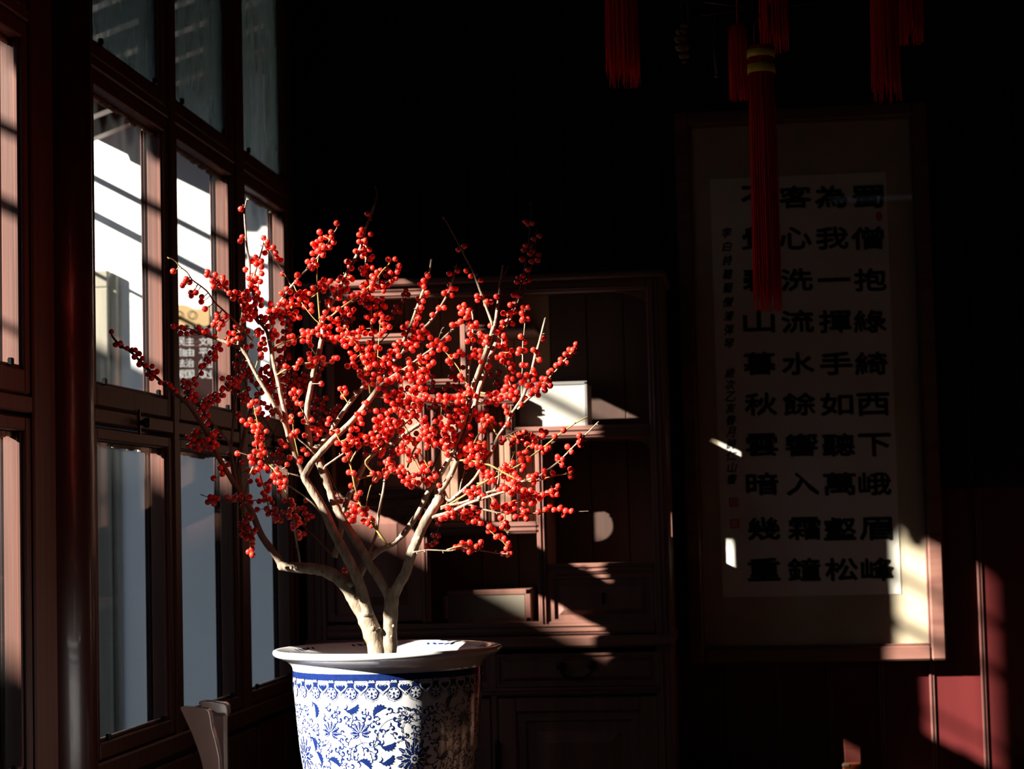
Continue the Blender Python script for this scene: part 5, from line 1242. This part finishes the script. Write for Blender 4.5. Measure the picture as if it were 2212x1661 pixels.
# ------------------------------------------------------------------ palace lantern with red tassels; its body hangs above the frame
YL = 4.3
lc = at(1650, -120, YL)
lan = empty('palace_lantern', (lc.x, YL, lc.z), label='hanging palace lantern with long red tassels, one banded in yellow', cat='lantern')
hexr = .30
hx6 = [Vector((lc.x+hexr*math.cos(math.radians(60*k+12)), YL+hexr*math.sin(math.radians(60*k+12)), 0)) for k in range(6)]
zb0 = at(1650, -115, YL).z; zb1 = zb0+.42
for k in range(6):
    a_, b_ = hx6[k], hx6[(k+1) % 6]
    for z in (zb0, zb1):
        MB().tube([a_+Vector((0, 0, z)), b_+Vector((0, 0, z))], .014, 6).build('frame_bar', M['cab'], lan)
    MB().tube([a_+Vector((0, 0, zb0-.02)), a_+Vector((0, 0, zb1+.04))], .014, 6).build('frame_post', M['cab'], lan)
    w_ = (b_-a_)*.06
    MB().prism([a_+w_+Vector((0, 0, zb0+.02)), b_-w_+Vector((0, 0, zb0+.02)), b_-w_+Vector((0, 0, zb1-.02)), a_+w_+Vector((0, 0, zb1-.02))], (b_-a_).cross(Vector((0, 0, 1))).normalized()*.003).build('lantern_panel', M['label'], lan)
MB().tube([(lc.x, YL, zb1), (lc.x, YL, ZT-.1)], .006, 6).build('chain', M['iron'], lan)
for k in range(3):
    MB().tube([hx6[k]+Vector((0, 0, zb1)), hx6[k+3]+Vector((0, 0, zb1))], .009, 6).build('cross_bar', M['cab'], lan)
MB().tube([hx6[0]+Vector((0, 0, zb0)), hx6[3]+Vector((0, 0, zb0))], .007, 6).build('cross_bar', M['cab'], lan)
def tassel(px, ytop, ybot, Y, wpx, bands=False, seed=0):
    r_ = random.Random(seed)
    top, bot = at(px, ytop, Y), at(px + (ybot-ytop)*.028, ybot, Y)
    w = wpx/2*Y/FPX; mb = MB()
    mb.tube([top, top.lerp(bot, .5), bot + Vector((0, 0, .05))], [w*.86, w*.9, w*.86], 20)
    for k in range(190):
        a_ = r_.uniform(0, 6.283); rr = w*(r_.uniform(.86, 1.0) if r_.random() < .75 else r_.uniform(.2, .9))
        dx, dy = math.cos(a_)*rr, math.sin(a_)*rr
        e = r_.uniform(-.028, .012) if r_.random() < .85 else -.045
        sw = r_.uniform(-.004, .004)
        p0 = top + Vector((dx, dy, 0)); p1 = bot + Vector((dx*1.06+sw, dy*1.06, -e if False else e))
        mb.tube([p0, p0.lerp(p1, .35) + Vector((sw*.3, 0, 0)), p0.lerp(p1, .7), p1], [.0022, .0022, .0020, .0009], 4)
    t = mb.build('tassel', M['silk'], lan)
    mb = MB().lathe([(0, .006), (w*.9, .004), (w*.99, 0), (w*.99, -.008), (0, -.01)], top, 28); mb.build('tassel_cap', M['silk'], t)
    if bands:
        for (ya, yb) in ((109, 125), (140, 159)):
            za, zb = at(px, ya, Y).z, at(px, yb, Y).z
            MB().lathe([(w*1.05, zb), (w*1.16, zb), (w*1.16, za), (w*1.05, za)], (top.x, Y, 0), 32, closed=True).build('yellow_band', M['gold'], t)
    return t, top
t, tp = tassel(1643, 104, 622, 4.05, 52, True, 1)
mb = MB()
knot = at(1642, 30, 4.12)
for s_ in (-1, .2):
    mb.tube([tp+Vector((.012*s_, 0, 0)), tp+Vector((.014*s_+.003, .02, .05)), knot], .0011, 5)
mb.tube([knot, Vector((knot.x, YL-.02, zb0))], .0015, 5)
mb.build('tassel_cord', M['silk'], lan)
for i, (px, y0, y1, Y, w) in enumerate(((1341, -60, 138, 4.20, 70), (1593, 60, 172, 4.45, 36), (1667, -60, 66, 4.30, 56), (1908, -60, 172, 4.25, 54), (1962, -60, 50, 4.5, 50))):
    t, tp = tassel(px, y0, y1, Y, w, False, 5+i)
    MB().tube([tp, Vector((tp.x, tp.y, max(zb0, tp.z+.02)))], .0015, 5).build('tassel_cord', M['silk'], lan)
# brass stays and carved corner pieces under the lantern
mb = MB()
mb.tube([at(1520, 5, 4.35), at(1612, 16, 4.25)], .0011, 5); mb.tube([at(1512, 35, 4.3), at(1612, 20, 4.25)], .0013, 5)
mb.tube([at(1780, 5, 4.3), at(1680, 18, 4.25)], .001, 5)
mb.build('brass_stay', M['brass'], lan)
mb = MB()
a_, b_ = at(1468, -40, 4.25), at(1487, 44, 4.25)
for (x0, x1) in ((1469, 1473), (1482, 1487)):
    p, q = at(x0, -40, 4.25), at(x1, 44, 4.25); mb.box((p.x, 4.245, q.z), (q.x, 4.257, p.z), .001)
mb.tube([at(1470, 14, 4.25), at(1484, -6, 4.25)], .0018, 5)
mb.build('corner_bracket', M['label'], lan)
mb = MB(); 
for k, (x, y, r) in enumerate(((1478, 55, 9), (1472, 68, 13), (1470, 84, 15), (1474, 102, 16), (1478, 120, 12), (1478, 134, 6))):
    p = at(x, y, 4.25); R_ = r*4.25/FPX
    mb.lathe([(0, -R_*.6), (R_*.8, -R_*.4), (R_, 0), (R_*.8, R_*.4), (0, R_*.6)], p, 12)
mb.build('carved_pendant', M['cab'], lan)
mb = MB(); p, q = at(1543, 100, 4.4), at(1548, 160, 4.4)
mb.tube([p, q], .003, 6); mb.tube([at(1543, -30, 4.4), p], .0008, 4); mb.lathe([(0, -.006), (.006, 0), (0, .006)], at(1548, 165, 4.4), 8)
mb.build('glass_drop', M['boxedge'], lan)

# ------------------------------------------------------------------ chair in the lower left corner
YH = 4.05
ch = empty('wooden_chair', (at(470, 1600, YH).x, YH+.05, 0), label='glossy brown wooden chair with flared back posts beside the window, left of the planter', cat='chair')
def plate(poly, Y, th, name, yaw=.5, lean=0.0):
    L = []
    p0 = at(*poly[0], Y)
    for (x, y) in poly:
        p = at(x, y, Y); dx = p.x - p0.x
        L.append(Vector((p.x, Y + dx*yaw, p.z)))
    n = 2
    mb = MB().prism(L, Vector((.0, th, 0)))
    o = mb.build(name, M['chair'], ch)
    m = o.modifiers.new('bev', 'BEVEL'); m.width = .004; m.segments = 3; m.limit_method = 'ANGLE'; m.angle_limit = .6
    return o
P1 = [(388,1529),(391,1526),(396,1526),(420,1530),(438,1533),(443,1536),(446,1545),(450,1575),(458,1608),(464,1640),(466,1680),(462,1800),(440,1800),(434,1680),(430,1652),(424,1628),(412,1590),(401,1562)]
plate(P1, YH, .024, 'back_post')
P2 = [(428,1516),(433,1514),(452,1516),(478,1521),(483,1526),(485,1538),(484,1549),(479,1553),(473,1552),(466,1545),(452,1536),(436,1531),(430,1524)]
plate(P2, YH+.13, .03, 'crest_rail')
zs_ = .44
cx_ = ch.location.x
p1x = at(452, 1790, YH).x
xa_, xb_ = -1.27, -.94
for i in (xa_, xb_-.035):
    for j in (YH+.0, YH+.27): MB().box((i, j, .0), (i+.035, j+.035, zs_-.02), .005).build('leg', M['chair'], ch)
MB().box((xa_-.01, YH-.02, zs_-.02), (xb_+.01, YH+.32, zs_+.012), .01).build('seat', M['chair'], ch)
q = at(478, 1600, YH+.14)
MB().box((p1x-.016, YH+.002, zs_), (p1x+.016, YH+.022, at(450, 1790, YH).z), .004).build('back_stile', M['chair'], ch)
MB().box((q.x-.028, YH+.135, zs_), (q.x+.012, YH+.155, at(470, 1540, YH+.14).z), .006).build('back_splat', M['chair'], ch)
# ------------------------------------------------------------------ low table with two small boxes in the lower right corner
YO = 6.28
a0, a1 = at(1821, 1652, YO), at(1863, 1700, YO)
ztb = a0.z - .09
tb = empty('side_table', (.9, YO+.05, 0), label='long dark wooden side table below the framed calligraphy, carrying the orange box', cat='table')
MB().box((-.18, YO-.24, ztb-.03), (2.3, YO+.25, ztb), .005).build('table_top', M['cab'], tb)
MB().box((-.15, YO-.21, ztb-.12), (2.27, YO+.22, ztb-.03), .004).build('apron', M['cab'], tb)
for i in (-.16, 1.04, 2.22):
    for j in (YO-.22, YO+.18): MB().box((i, j, 0), (i+.05, j+.05, ztb-.03), .004).build('leg', M['cab'], tb)
ob = empty('orange_box', (.5*(a0.x+a1.x), YO+.02, ztb+.001), label='small orange lacquered box catching the light in the lower right corner', cat='box')
MB().box((a0.x+.001, YO, ztb+.001), (a1.x, YO+.06, a0.z), .004).build('box_body', M['orange'], ob)
MB().box((a0.x-.002, YO-.003, a0.z-.006), (a0.x+.02, YO+.02, a0.z+.001), .002).build('box_trim', M['label'], ob)
c0, c1 = at(1823, 1596, YO+.12), at(1861, 1641, YO+.12)
rbx = empty('red_card_box', (.5*(c0.x+c1.x), YO+.13, ztb+.001), label='small dark red upright box standing behind the orange box', cat='box')
MB().box((c0.x, YO+.12, ztb+.001), (c1.x, YO+.16, c0.z), .003).build('box_body', M['darkred'], rbx)
MB().box((c0.x-.001, YO+.119, c0.z-.03), (c1.x+.001, YO+.161, c0.z+.002), .003).build('box_lid', M['darkred'], rbx)
